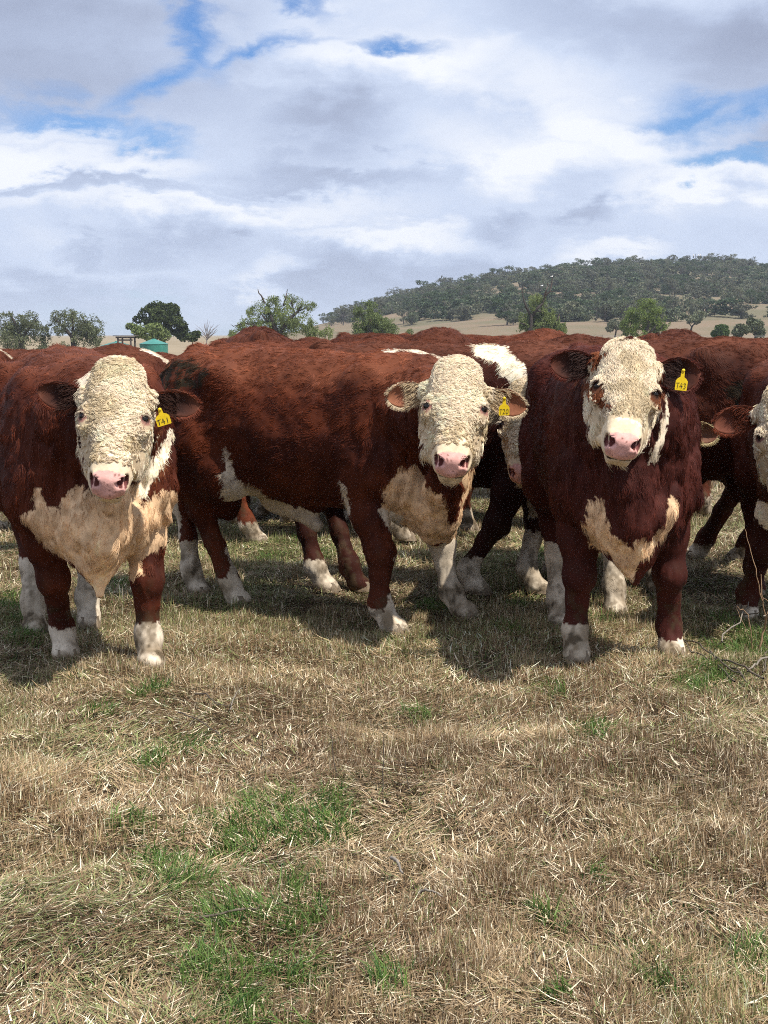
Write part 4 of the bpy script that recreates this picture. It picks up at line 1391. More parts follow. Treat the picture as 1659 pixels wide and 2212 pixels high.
def back_row():
    # a copy of one of two further bulls for each back that shows over the front row
    pr = []
    for i, (nz, cw) in enumerate(((0.0, None), (-0.15, (0.55, 0.92, 0.085, 1.20)), (0.0, None))):
        dk = 0.72 if i == 2 else (0.8 if i else 1.0)
        op = dict(red=(np.array([0.095, 0.021, 0.010]) * dk, np.array([0.245, 0.060, 0.022]) * dk), sunlit_dust=(0.20 * dk, 0.068 * dk, 0.036 * dk), tips=0.5 * dk, shag=1.5, socks={q: 0.15 for q in ('fl', 'fr', 'hl', 'hr')}, crest_white=cw, crest=0.04 if i else 0.0)
        b = Bull('bull', (0, 14), (0, -1) if i == 1 else (1, 0), 1.0, None, None, None, None, 1.0, 0.014, 1.0, 0.03, 1.0, op)
        b.poll = b.poll
        r = b.build('x', GRP, 34000, 500, coat_len=1.5,
                    ears=[dict(sy=1, d=(b.hsid * b.c)[:3] if False else tuple(b.to_world(np.array([b.hsid]))[0] - b.root), up=(0, 0, 1), length=0.17, wid=0.06), dict(sy=-1, d=tuple(-(b.to_world(np.array([b.hsid]))[0] - b.root)), up=(0, 0, 1), length=0.17, wid=0.06)])
        r.rotation_euler = (0, 0, 0)
        pr.append(r)
    # (kind, u, distance, heading degrees, scale, label)
    rows = [
        (2, 560, 12.4, 95, 1.045, 'bull seen from behind, its rump a mound below the big pepper tree'),
        (0, 722, 10.9, 8, 0.995, 'red bull standing side on behind T20, seen under its belly with one white foot'),
        (1, 770, 13.0, 184, 0.985, 'red bull behind T20 with a white crest in front of the middle pepper tree'),
        (2, 880, 11.6, -55, 1.035, 'bright red bull whose withers rise over the neck of T20'),
        (1, 1060, 13.6, 186, 1.0, 'red bull with a white crest seen over the withers of T20'),
        (0, 1075, 12.0, -32, 1.03, 'shaggy red bull whose back runs down to the paling fence'),
        (0, 1225, 13.5, 100, 1.01, 'red bull whose rump pokes up just left of T43'),
        (2, 1450, 12.0, 70, 1.03, 'red bull whose rump pokes up just right of the head of T43'),
        (1, 142, 11.2, 8, 0.955, 'red bull with a white crest below the green water tanks'),
        (0, 420, 12.4, 150, 0.90, 'low red bull back between T41 and T20'),
        (1, -240, 9.4, 40, 1.0, 'bull at the left edge, only a cream patch of its crest showing'),
    ]
    used = set()
    for kd, u, Y, a, sc, lab in rows:
        o = pr[kd] if kd not in used else copy_tree(pr[kd])
        used.add(kd)
        p = P(u, HOR, Y)
        o.location = (p.x, Y, 0)
        o.rotation_euler = (0, 0, math.radians(a))
        o.scale = (sc,) * 3
        tag(o, lab, 'bull', GRP)


HERD = dict(t43=bull_t43, t41=bull_t41, t20=bull_t20, behind=bull_behind, rump=bull_rump_right, ear=bull_ear_only, edge=bull_far_right, rows=back_row)
for key, fn in HERD.items():
    if not ONLY or key in ONLY.split(','):
        fn()
# ------------------------------------------------------------------ ground, grass
GREEN_SPOTS = [(570, 1790, 95), (700, 1775, 60), (365, 1855, 50), (395, 1905, 55), (640, 1930, 60), (505, 1990, 85), (650, 2005, 70), (560, 2165, 120),
               (450, 2110, 50), (265, 1800, 40), (320, 1815, 40), (490, 1800, 45), (330, 1505, 40), (215, 1545, 30), (350, 1655, 45), (420, 1640, 40), (1100, 1370, 26),
               (1540, 1470, 50), (1600, 1405, 60), (1650, 1390, 50), (1280, 1585, 36), (1500, 1490, 40), (20, 1300, 40), (40, 1330, 30), (60, 1380, 40), (240, 1270, 30),
               (1390, 2090, 45), (1440, 2120, 40), (1620, 2070, 40), (1290, 1895, 26), (900, 2160, 40), (840, 2140, 34), (1170, 1200, 30), (1120, 1310, 26), (930, 1310, 30),
               (1250, 1340, 22), (1310, 1350, 24), (900, 1540, 34), (1190, 1480, 34), (1180, 1975, 30), (700, 1190, 30), (590, 1200, 30), (650, 1170, 40), (1570, 1350, 40), (1200, 2150, 30)]
GS = []
for u, v, r in GREEN_SPOTS:
    g_ = G(u, v)
    GS.append((g_.x, g_.y, r * g_.y / F_PX))
GS = np.array(GS)


def ground_z(x, y):
    p = np.stack([np.asarray(x, float) * 1.0, np.asarray(y, float), np.zeros(np.shape(x))], -1).reshape(-1, 3)
    near = np.clip((40 - p[:, 1]) / 30, 0, 1)
    z = (fbm(p * 1.7, 70) - 0.5) * 0.10 + (fbm(p * 6.5, 75) - 0.5) * 0.035
    u = W_PX / 2 + p[:, 0] / np.maximum(p[:, 1], 1) * F_PX
    dip = np.clip((p[:, 1] - 90) / 120, 0, 1); dip = dip * dip * (3 - 2 * dip) * np.clip((1000 - u) / 350, 0, 1) * np.clip((425 - p[:, 1]) / 90, 0, 1)
    return (z * near - 0.012 - 4.2 * dip).reshape(np.shape(x))


def hill_profile(u):
    us = [-400, 520, 640, 690, 760, 860, 950, 1060, 1150, 1250, 1350, 1500, 1560, 1659, 1900, 2300, 3000]
    vs = [724, 724, 716, 700, 684, 654, 632, 610, 597, 588, 584, 582, 580, 594, 610, 650, 720]
    return np.interp(u, us, vs)


HILL_D0, HILL_D1 = 430.0, 1050.0


def hill_z(x, y):
    """height of the land beyond the paddock"""
    x = np.asarray(x, float); y = np.asarray(y, float)
    u = W_PX / 2 + x / y * F_PX
    crest = (HOR - hill_profile(u)) / F_PX * HILL_D1 + CAM_H * (hill_profile(u) < HOR - 0.5)
    s = np.clip((y - HILL_D0) / (HILL_D1 - HILL_D0), 0, 1)
    prof = s ** 1.25 * (1 - 0.0 * s)
    prof = np.where(y > HILL_D1, np.clip(1 - (y - HILL_D1) / 900, 0, 1), prof)
    p = np.stack([x, y, 0 * x], -1).reshape(-1, 3)
    b = ((fbm(p / 90.0, 81) - 0.5) * 9).reshape(x.shape) * np.clip(crest / 20, 0, 1) * np.clip(s * 3, 0, 1) * np.clip((1.02 - s) * 4, 0.15, 1)
    return crest * prof + b


def build_ground():
    ys = np.concatenate([np.arange(1.5, 16, 0.07), np.arange(16, 45, 0.6), np.geomspace(46, 420, 30), np.geomspace(440, 12000, 34)])
    ns = 150
    sgrid = np.linspace(-1, 1, ns)
    Y = ys[:, None] * np.ones((1, ns)); X = Y * 0.55 * sgrid[None, :]
    X = np.where(Y > 60, Y * 0.55 * np.sign(sgrid)[None, :] * np.abs(sgrid)[None, :] ** 1 * (1 + np.clip((Y - 60) / 400, 0, 1) * 0.8), X)
    Z = ground_z(X, Y)
    V = np.stack([X, Y, Z], -1).reshape(-1, 3)
    # close the sheet behind the camera and wide to the sides
    i, j = np.meshgrid(np.arange(len(ys) - 1), np.arange(ns - 1), indexing='ij')
    a = (i * ns + j).ravel()
    Q = np.stack([a, a + 1, a + ns + 1, a + ns], 1)
    m = bpy.data.materials.new('paddock_ground'); m.use_nodes = True
    T = NT(m.node_tree); b = T.n['Principled BSDF']
    b.inputs['Roughness'].default_value = 0.95; b.inputs['Specular IOR Level'].default_value = 0.05
    tc = T.add('ShaderNodeTexCoord').outputs['Object']
    sep = T.add('ShaderNodeSeparateXYZ'); T.link(tc, sep.inputs[0])
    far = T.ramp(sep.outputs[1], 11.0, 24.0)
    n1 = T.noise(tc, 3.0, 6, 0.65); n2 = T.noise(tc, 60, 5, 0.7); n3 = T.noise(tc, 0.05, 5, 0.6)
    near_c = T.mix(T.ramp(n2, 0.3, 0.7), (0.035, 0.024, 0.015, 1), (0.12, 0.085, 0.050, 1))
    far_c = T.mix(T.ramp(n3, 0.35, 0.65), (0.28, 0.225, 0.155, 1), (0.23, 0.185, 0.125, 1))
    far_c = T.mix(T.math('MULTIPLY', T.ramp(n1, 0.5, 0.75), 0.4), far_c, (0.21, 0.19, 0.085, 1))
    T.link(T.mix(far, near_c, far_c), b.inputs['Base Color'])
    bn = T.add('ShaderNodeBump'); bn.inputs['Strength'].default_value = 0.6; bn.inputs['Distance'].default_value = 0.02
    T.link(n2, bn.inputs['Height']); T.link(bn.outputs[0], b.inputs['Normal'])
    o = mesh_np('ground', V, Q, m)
    tag(o, kind='structure')
    # the land behind and beside the photographer
    R_ = 900.0
    V2 = np.array([(-R_, -R_, -0.06), (R_, -R_, -0.06), (R_, 60, -0.06), (-R_, 60, -0.06)])
    o2 = mesh_np('field', V2, np.array([[0, 1, 2, 3]]), m)
    tag(o2, kind='structure')
    # hill
    ys = np.concatenate([np.linspace(HILL_D0, HILL_D1, 90), np.linspace(HILL_D1 + 20, HILL_D1 + 900, 20)])
    us = np.linspace(540, 2500, 200)
    Y = ys[:, None] * np.ones((1, len(us))); X = (us[None, :] - W_PX / 2) / F_PX * Y
    Z = hill_z(X, Y) - 0.25
    V = np.stack([X, Y, Z], -1).reshape(-1, 3); ns = len(us)
    i, j = np.meshgrid(np.arange(len(ys) - 1), np.arange(ns - 1), indexing='ij')
    a = (i * ns + j).ravel()
    Q = np.stack([a, a + 1, a + ns + 1, a + ns], 1)
    m2 = bpy.data.materials.new('hill_grass'); m2.use_nodes = True
    T = NT(m2.node_tree); b = T.n['Principled BSDF']
    b.inputs['Roughness'].default_value = 1.0; b.inputs['Specular IOR Level'].default_value = 0.0
    tc = T.add('ShaderNodeTexCoord').outputs['Object']
    n1 = T.noise(tc, 0.02, 6, 0.6); n2 = T.noise(tc, 0.25, 5, 0.7)
    c = T.mix(T.ramp(n1, 0.40, 0.62), (0.205, 0.155, 0.110, 1), (0.145, 0.130, 0.085, 1))
    c = T.mix(T.math('MULTIPLY', T.ramp(n2, 0.48, 0.7), 0.6), c, (0.16, 0.15, 0.09, 1))
    T.link(c, b.inputs['Base Color'])
    tag(mesh_np('hill', V, Q, m2), kind='structure')


def scatter_ground(n, y0, y1, rng, pw=1.0, margin=1.12):
    """ground points, spread with a density falling as 1 / distance ** pw"""
    u = rng.random(n)
    # area element ~ y dy ; density ~ y^-pw
    e = 2 - pw
    y = (y0 ** e + u * (y1 ** e - y0 ** e)) ** (1 / e) if abs(e) > 1e-6 else y0 * (y1 / y0) ** u
    x = (rng.random(n) * 2 - 1) * y * (W_PX / 2 / F_PX) * margin
    return x, y


def blades(x, y, z, L, wid, tilt, az, bend, cols, name, mat, kind_label, lying=None):
    """ribbons of 5 vertices: root pair, middle pair, tip"""
    n = len(x)
    rng = np.random.default_rng(n)
    face = az + rng.uniform(-1.3, 1.3, n) + math.pi / 2
    w = np.stack([np.cos(face), np.sin(face), np.zeros(n)], 1) * (wid / 2)[:, None]
    d0 = np.stack([np.sin(tilt) * np.cos(az), np.sin(tilt) * np.sin(az), np.cos(tilt)], 1)
    t1 = np.minimum(tilt + bend, 1.75)
    d1 = np.stack([np.sin(t1) * np.cos(az), np.sin(t1) * np.sin(az), np.cos(t1)], 1)
    p0 = np.stack([x, y, z], 1)
    p1 = p0 + d0 * (L * 0.5)[:, None]
    p2 = p1 + d1 * (L * 0.5)[:, None]
    V = np.stack([p0 - w, p0 + w, p1 + w * 0.85, p1 - w * 0.85, p2], 1).reshape(-1, 3)
    b = np.arange(n) * 5
    Q = np.stack([b, b + 1, b + 2, b + 3], 1); Tr = np.stack([b + 3, b + 2, b + 4], 1)
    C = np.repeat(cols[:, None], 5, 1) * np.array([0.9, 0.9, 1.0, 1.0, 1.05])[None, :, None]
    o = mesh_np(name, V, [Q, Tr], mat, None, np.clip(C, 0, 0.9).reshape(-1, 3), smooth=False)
    tag(o, kind_label, 'grass', kind='stuff')
    return o


def green_amount(x, y):
    a = np.zeros(len(x))
    p = np.stack([x, y, 0 * x], 1)
    wob = 0.55 + 0.9 * fbm(p * 9, 90)
    for gx, gy, r in GS:
        # patches are flattened in the picture only by perspective
        d = np.hypot((x - gx), (y - gy) * 0.45)
        a = np.maximum(a, np.clip(1.55 - 0.85 * d / (r * wob), 0, 1))
    return a


BARE = np.array([(g_.x, g_.y, r * g_.y / F_PX) for g_, r in ((G(u, v), r) for u, v, r in [(385, 1835, 34), (175, 2030, 70), (1180, 2085, 80), (1060, 1425, 50), (860, 1925, 60), (30, 1960, 50), (60, 1470, 40),
                 (960, 1800, 40), (1240, 1790, 60), (120, 1150, 30), (1560, 1290, 50), (700, 1440, 40), (1420, 1560, 45), (620, 1700, 36), (230, 1700, 40), (1500, 1960, 50), (640, 2170, 40)])])


def bare_amount(x, y):
    p = np.stack([x, y, 0 * x], 1)
    a = np.zeros(len(x)); wob = 0.4 + 1.1 * fbm(p * 8, 190)
    for gx, gy, r in BARE:
        a = np.maximum(a, np.clip(1.4 - np.hypot(x - gx, (y - gy) * 0.4) / (r * wob), 0, 1))
    return a


def build_grass():
    rng = np.random.default_rng(5)
    HV = np.array([0.52, 0.38, 0.215]); HB = np.array([0.18, 0.110, 0.058]); HP = np.array([0.88, 0.74, 0.52]); HG = np.array([0.24, 0.26, 0.10])

    def straw_cols(x, y, n):
        p = np.stack([x, y, 0 * x], 1)
        a = fbm(p * 2.2, 100); b = rng.random(n); c2 = fbm(p * 11, 104)
        f = np.clip((a - 0.35) * 2.2 * 0.6 + b * 0.75 - 0.28 + (c2 - 0.5) * 0.9, 0, 1)[:, None]
        col = HB * (1 - f) + HV * f
        big = 0.72 + 0.62 * fbm(p * 1.0, 171)
        pal = (rng.random(n) < 0.17)[:, None]
        col = np.where(pal, HP * rng.uniform(0.75, 1.1, (n, 1)), col)
        gr = (rng.random(n) < 0.08 + 0.16 * np.clip((y - 5.5) / 2, 0, 1) + 0.35 * np.clip(fbm(p * 1.3, 108) - 0.45, 0, 1) * 3)[:, None]
        col = np.where(gr, HG * rng.uniform(0.6, 1.2, (n, 1)), col)
        return col * rng.uniform(0.78, 1.15, (n, 1)) * big[:, None]
    # standing stubble
    for part, (n, y0, y1, pw) in enumerate(((330000, 3.0, 8.0, 0.9), (150000, 7.6, 15.0, 0.7))):
        x, y = scatter_ground(n, y0, y1, rng, pw)
        p = np.stack([x, y, 0 * x], 1)
        clump = fbm(p * 7.0, 110); mat_ = fbm(p * 1.1, 115)
        lie = np.clip((0.52 - mat_) * 5 + np.clip((4.6 - y) * 0.5, 0, 1) * np.clip(0.4 - x, 0, 1) * 1.2, 0, 1)
        keep = rng.random(n) < (0.25 + 1.5 * np.clip(clump - 0.30, 0, 1)) * (1 - 0.55 * lie)
        keep &= rng.random(n) > green_amount(x, y) * 0.75
        keep &= rng.random(n) > bare_amount(x, y) * 0.85
        x, y, lie, clump = x[keep], y[keep], lie[keep], clump[keep]; m = len(x)
        L = rng.uniform(0.030, 0.078, m) * (0.65 + 0.8 * clump) * (0.85 if part == 0 else 1.0)
        wid = rng.uniform(0.0012, 0.0034, m) * (1.0 if part == 0 else 1.5)
        tilt = np.abs(rng.normal(0, 0.34, m)) + lie * 0.8
        az = rng.uniform(0, 2 * math.pi, m)
        blades(x, y, ground_z(x, y) - 0.004, L, wid, tilt, az, rng.normal(0.15, 0.35, m), straw_cols(x, y, m), 'dry_grass', M_STRAW, 'dry straw-coloured grass stubble ' + ('in the foreground' if part == 0 else 'round the feet of the bulls'))
    # flattened thatch
    n = 380000
    x, y = scatter_ground(n, 3.0, 14.5, rng, 1.2)
    p = np.stack([x, y, 0 * x], 1)
    base = fbm(p * 3.0, 120) * 2 * math.pi * 2
    az = base + rng.normal(0, 0.8, n)
    kp = rng.random(n) > bare_amount(x, y) * 0.55
    x, y, p, az = x[kp], y[kp], p[kp], az[kp]; n = len(x)
    L = rng.uniform(0.015, 0.065, n) * np.where(rng.random(n) < 0.04, 1.9, 1)
    wid = rng.uniform(0.0014, 0.0042, n) * (0.8 + y / 14) * np.where(rng.random(n) < 0.05, 1.8, 1)
    tilt = rng.uniform(1.15, 1.60, n)
    blades(x, y, ground_z(x, y) + rng.uniform(0.001, 0.028, n), L, wid, tilt, az, rng.normal(0.0, 0.2, n), straw_cols(x, y, n), 'straw_litter', M_STRAW, 'flattened dead straw lying over the paddock')
    # green blades
    n = 420000
    x, y = scatter_ground(n, 3.0, 14.0, rng, 1.2)
    a = green_amount(x, y)
    p = np.stack([x, y, 0 * x], 1)
    bg = (0.07 + 0.09 * np.clip((y - 5.5) / 2, 0, 1)) * np.clip(fbm(p * 2.5, 130) - 0.35, 0, 1) * 4
    keep = rng.random(n) < a * 0.85 * np.clip(2.6 * vnoise(p * 13, 133) - 0.70, 0, 1) + bg
    x, y, a = x[keep], y[keep], a[keep]; m = len(x)
    p = p[keep]
    L = rng.uniform(0.03, 0.10, m) * (0.55 + 0.55 * a)
    wid = rng.uniform(0.002, 0.0048, m)
    az = fbm(p * 5, 140) * 9 + rng.normal(0, 1.1, m)
    g1 = np.array([0.082, 0.155, 0.030]); g2 = np.array([0.20, 0.30, 0.075]); g3 = np.array([0.05, 0.12, 0.03])
    r = rng.random((m, 1)); col = g1 * (1 - r) + g2 * r
    col = np.where(rng.random((m, 1)) < 0.25, g3, col)
    blades(x, y, ground_z(x, y) - 0.003, L, wid, np.abs(rng.normal(0.35, 0.5, m)), az, rng.uniform(0.2, 1.3, m), col, 'green_grass', M_GREEN, 'fresh green grass in scattered patches')
    # beyond the mob
    n = 70000
    x, y = scatter_ground(n, 14.0, 42.0, rng, 0.6, 1.05)
    L = rng.uniform(0.08, 0.16, n); wid = rng.uniform(0.006, 0.014, n)
    blades(x, y, ground_z(x, y) - 0.004, L, wid, np.abs(rng.normal(0, 0.35, n)), rng.uniform(0, 6.3, n), rng.normal(0.2, 0.3, n), straw_cols(x, y, n) * 1.05, 'dry_grass', M_STRAW, 'dry grass beyond the mob')


def tube(pts, rads, nseg=7):
    """tapered tube round a polyline -> V, Q"""
    pts = np.asarray(pts, float); rads = np.asarray(rads, float)
    V, Q = [], []
    t = nrm(np.gradient(pts, axis=0))
    ref = np.array([0.31, 0.17, 0.93])
    for i, (p, r) in enumerate(zip(pts, rads)):
        a = nrm(np.cross(t[i], ref)); b = np.cross(t[i], a)
        for k in range(nseg):
            an = 2 * math.pi * k / nseg
            V.append(p + (a * math.cos(an) + b * math.sin(an)) * r)
    for i in range(len(pts) - 1):
        for k in range(nseg):
            k2 = (k + 1) % nseg
            Q.append((i * nseg + k, i * nseg + k2, (i + 1) * nseg + k2, (i + 1) * nseg + k))
    return np.array(V), np.array(Q)


def join(parts):
    Vs, Qs, off = [], [], 0
    for v, q in parts:
        Vs.append(v); Qs.append(q + off); off += len(v)
    return np.concatenate(Vs), np.concatenate(Qs)


def wiggle(a, b, n, amp, rng, sag=0.0):
    a, b = np.asarray(a, float), np.asarray(b, float)
    t = np.linspace(0, 1, n)[:, None]
    L = np.linalg.norm(b - a)
    p = a + (b - a) * t
    off = np.cumsum(rng.normal(0, 1, (n, 3)), 0); off -= t * off[-1]; off -= (1 - t) * off[0]
    p = p + off * amp * L / math.sqrt(n)
    p[:, 2] += sag * L * 4 * (t * (1 - t))[:, 0]
    return p


def leaf_cloud(blobs, n, size, rng, droop=0.0, hollow=0.35, aspect=0.55, cols=((0.06, 0.09, 0.03), (0.12, 0.16, 0.05)), clump=0.0):
    """blobs: (x, y, z, rx, ry, rz); leaves as small bent quads"""
    B = np.asarray(blobs, float)
    vol = B[:, 3] * B[:, 4] * B[:, 5]
    wt = vol ** 0.72; wt /= wt.sum()
    bi = rng.choice(len(B), n, p=wt)
    d = nrm(rng.normal(0, 1, (n, 3)))
    r = (hollow + (1 - hollow) * rng.random(n)) ** 0.6
    off = d * r[:, None]
    p = B[bi, :3] + off * B[bi, 3:6]
    wob = vnoise3(p / max(B[:, 3].mean(), 1e-6) * 1.7, 200) * B[bi, 3:6] * 0.28
    p = p + wob
    if clump > 0:
        keep = vnoise(p / clump, 203) + 0.35 * vnoise(p / clump * 2.7, 205) > 0.62
        p, bi = p[keep], bi[keep]; n = len(p)
    nn = nrm(rng.normal(0, 1, (n, 3)) + np.array([0, 0, 0.4]))
    a = nrm(np.cross(nn, rng.normal(0, 1, (n, 3))))
    a = nrm(a + np.array([0, 0, -droop]))
    b = nrm(np.cross(a, nn))
    s = size * rng.uniform(0.55, 1.3, n)[:, None]
    V = np.stack([p - a * s - b * s * aspect * 0.4, p - b * s * aspect * -0.7, p + a * s, p - b * s * aspect], 1)
    V = np.stack([p - a * s, p + b * s * aspect, p + a * s, p - b * s * aspect], 1).reshape(-1, 3)
    Q = np.arange(n * 4).reshape(-1, 4)
    c0, c1 = np.array(cols[0]), np.array(cols[1])
    f = np.clip(rng.random(n) * 0.7 + (vnoise(p / max(B[:, 3].mean(), 1e-6) * 1.3, 210) - 0.35) * 0.9, 0, 1)[:, None]
    c = (c0 * (1 - f) + c1 * f) * rng.uniform(0.75, 1.2, (n, 1))
    return V, Q, np.repeat(c, 4, 0)


def make_tree(name, label, loc, blobs, branches, n_leaf, leaf, rng, cols, droop=0.3, bark=((0.050, 0.042, 0.037)), group=None, cat='tree', hollow=0.35, dead=None, clump=0.0, aspect=0.55):
    r = empty(name, loc)
    tag(r, label, cat, group)
    if blobs and name == 'pepper_tree':
        ext = []
        for b in blobs:
            for _ in range(2):
                ext.append((b[0] + rng.normal(0, 0.9) * b[3], b[1] + rng.normal(0, 0.5) * b[4], b[2] - rng.uniform(0.3, 1.3) * b[5], b[3] * 0.55, b[4] * 0.55, b[5] * 0.75))
        blobs = list(blobs) + ext
        n_leaf = int(n_leaf * 1.15)
    if branches:
        v, q = join([tube(*b) for b in branches])
        mesh_np('trunk', v, q, M_BARK, r, np.tile(bark, (len(v), 1)))
    if dead:
        for b in dead:
            v, q = tube(b[0], b[1] * 1.7)
            mesh_np('dead_branch', v, q, M_BARK, r, np.tile((0.10, 0.08, 0.07), (len(v), 1)))
    if n_leaf:
        v, q, c = leaf_cloud(blobs, n_leaf, leaf, rng, droop=droop, cols=cols, hollow=hollow, clump=clump, aspect=aspect)
        mesh_np('crown', v, q, M_LEAF, r, c, smooth=False)
    return r


def px_blobs(items, Y, base):
    """crown lobes given by where their middle stands, with real depth"""
    out = []
    for u, v, ru, rv in items:
        p = P(u, v, Y)
        rx = ru * Y / F_PX; rz = rv * Y / F_PX
        out.append((p.x - base[0], rng_t.uniform(-0.35, 0.35) * rx * 1.2, p.z, rx, rx * 0.95, rz))
    return out


rng_t = np.random.default_rng(77)


def px_path(pts, Y, base, r0, r1, wig=0.02):
    p3 = []
    for k, (u, v) in enumerate(pts):
        p = P(u, v, Y); p3.append((p.x - base[0], (0.25 * math.sin(k * 1.9 + u) - 0.8) * min(1, k), p.z))
    p3 = np.array(p3)
    # refine
    t = np.linspace(0, len(p3) - 1, len(p3) * 4)
    q = np.stack([np.interp(t, np.arange(len(p3)), p3[:, i]) for i in range(3)], 1)
    q += rng_t.normal(0, wig, q.shape) * np.minimum(1, t[:, None])
    return q, np.linspace(r0, r1, len(q))


def paddock_trees():
    D = 290.0
    olive = ((0.075, 0.090, 0.045), (0.18, 0.20, 0.10)); grn = ((0.10, 0.135, 0.045), (0.24, 0.29, 0.095)); dk = ((0.025, 0.042, 0.014), (0.085, 0.11, 0.030)); gry = ((0.08, 0.10, 0.055), (0.19, 0.21, 0.12))

    def T_(label, name, Y, blobs, paths, n, leaf, cols, dead=None, **k):
        bx = P(blobs[0][0] if blobs else paths[0][0][0][0], HOR, Y).x
        base = (bx, Y, 0)
        bl = px_blobs(blobs, Y, base) if blobs else None
        br = [px_path(p, Y, base, a, b) for p, a, b in paths]
        dd = [px_path(p, Y, base, a, b) for p, a, b in dead] if dead else None
        return make_tree(name, label, base, bl, br, n, leaf, rng_t, cols, dead=dd, **k)
    T_('grey-green pepper tree at the left edge of the paddock', 'pepper_tree', D,
       [(45, 705, 42, 28), (10, 710, 36, 30), (85, 712, 26, 26), (60, 690, 30, 18), (20, 690, 26, 20), (40, 735, 50, 20), (100, 728, 12, 20)],
       [([(50, 760), (48, 725), (30, 690), (22, 676)], 0.5, 0.06), ([(48, 730), (70, 700), (85, 685)], 0.3, 0.05), ([(45, 735), (10, 715), (0, 700)], 0.3, 0.05)],
       24700, 0.139, olive, droop=0.9, clump=0.9, hollow=0.2)
    T_('grey-green pepper tree with a forked trunk, second from the left edge', 'pepper_tree', D,
       [(160, 695, 40, 24), (130, 700, 24, 24), (195, 705, 28, 26), (150, 678, 24, 12), (205, 725, 20, 20), (180, 728, 28, 20), (120, 682, 13, 12)],
       [([(160, 760), (158, 728), (140, 708), (124, 692), (120, 680)], 0.5, 0.06), ([(158, 728), (175, 705), (190, 690)], 0.32, 0.06), ([(157, 722), (160, 695), (158, 672)], 0.3, 0.05)],
       20800, 0.139, olive, droop=0.9, clump=0.85, hollow=0.2)
    T_('broad dark green fig tree behind the water tanks', 'fig_tree', D + 25,
       [(350, 685, 40, 28), (325, 680, 26, 22), (375, 700, 30, 28), (340, 665, 28, 13), (365, 668, 22, 14), (392, 718, 16, 18), (300, 690, 12, 8)],
       [([(355, 760), (352, 720), (340, 690)], 0.6, 0.15), ([(352, 722), (372, 700), (385, 690)], 0.35, 0.08)],
       24700, 0.209, dk, droop=0.1, clump=1.1, hollow=0.3, aspect=0.8)
    T_('light green bushy tree in front of the fig, behind the tank stand', 'bush', D + 10,
       [(320, 718, 26, 18), (345, 722, 22, 16), (300, 715, 16, 13), (285, 705, 13, 8), (335, 706, 16, 9)],
       [([(320, 760), (318, 725), (310, 710)], 0.25, 0.05)], 5500, 0.24, grn, droop=0.5, cat='tree')
    T_('low dark bush at the foot of the fig tree', 'bush', D + 15, [(415, 728, 14, 12), (425, 722, 10, 8)], [([(416, 745), (416, 728)], 0.1, 0.03)], 1200, 0.24, dk)
    # bare tree
    base = (P(447, HOR, D + 40).x, D + 40, 0); br = []
    for k in range(26):
        a = rng_t.uniform(-0.9, 0.9); h_ = rng_t.uniform(2.2, 3.8); z0 = rng_t.uniform(0.2, 1.4)
        br.append((wiggle((0, 0, z0), (math.sin(a) * h_, rng_t.uniform(-1, 1), z0 + math.cos(a) * h_), 6, 0.06, rng_t), np.linspace(0.07, 0.015, 6)))
    br.append((wiggle((0, 0, -1.6), (0, 0, 1.6), 6, 0.03, rng_t), np.linspace(0.14, 0.08, 6)))
    make_tree('bare_tree', 'small leafless grey tree between the fig and the big pepper tree', base, None, br, 0, 0, rng_t, None, bark=(0.20, 0.17, 0.16))
    T_('tiny round tree far off right of the leafless tree', 'tree', 700, [(500, 722, 7, 6), (506, 724, 6, 4)], [([(503, 734), (503, 724)], 0.3, 0.1)], 700, 0.5, gry)
    T_('large spreading pepper tree with twisted dark limbs and bare tips against the sky', 'pepper_tree', D - 20,
       [(600, 680, 34, 34), (570, 668, 28, 24), (545, 685, 24, 22), (535, 700, 22, 18), (640, 655, 26, 16), (650, 690, 26, 30), (670, 708, 20, 20), (620, 705, 34, 24), (590, 650, 18, 14), (625, 642, 15, 9), (685, 718, 12, 12), (575, 705, 30, 18)],
       [([(605, 770), (603, 728), (590, 700), (585, 680)], 0.75, 0.2), ([(603, 722), (625, 690), (645, 672), (652, 660)], 0.42, 0.10), ([(645, 672), (662, 665), (668, 672)], 0.14, 0.05),
        ([(600, 725), (575, 712), (548, 702), (530, 698)], 0.34, 0.10), ([(530, 698), (515, 702), (505, 705), (499, 700)], 0.11, 0.03), ([(585, 700), (570, 685), (560, 670)], 0.2, 0.05), ([(638, 680), (630, 655), (634, 640)], 0.14, 0.04)],
       41600, 0.116, grn, droop=1.5, clump=0.95, hollow=0.12, dead=[([(572, 655), (566, 640), (560, 633), (558, 624)], 0.10, 0.03), ([(612, 660), (618, 645), (620, 632), (622, 626)], 0.09, 0.03)])
    T_('rounded pepper tree in front of the lower end of the hill', 'pepper_tree', D,
       [(800, 690, 30, 28), (780, 700, 20, 26), (825, 705, 28, 24), (795, 663, 20, 18), (845, 712, 16, 16), (790, 718, 28, 16), (770, 672, 12, 14)],
       [([(800, 770), (800, 722), (798, 690), (795, 660)], 0.5, 0.10), ([(800, 715), (812, 690), (818, 675)], 0.2, 0.05), ([(800, 712), (785, 690), (776, 672)], 0.2, 0.05)],
       42000, 0.122, ((0.085, 0.12, 0.040), (0.20, 0.25, 0.085)), droop=1.2, clump=1.0, hollow=0.15)
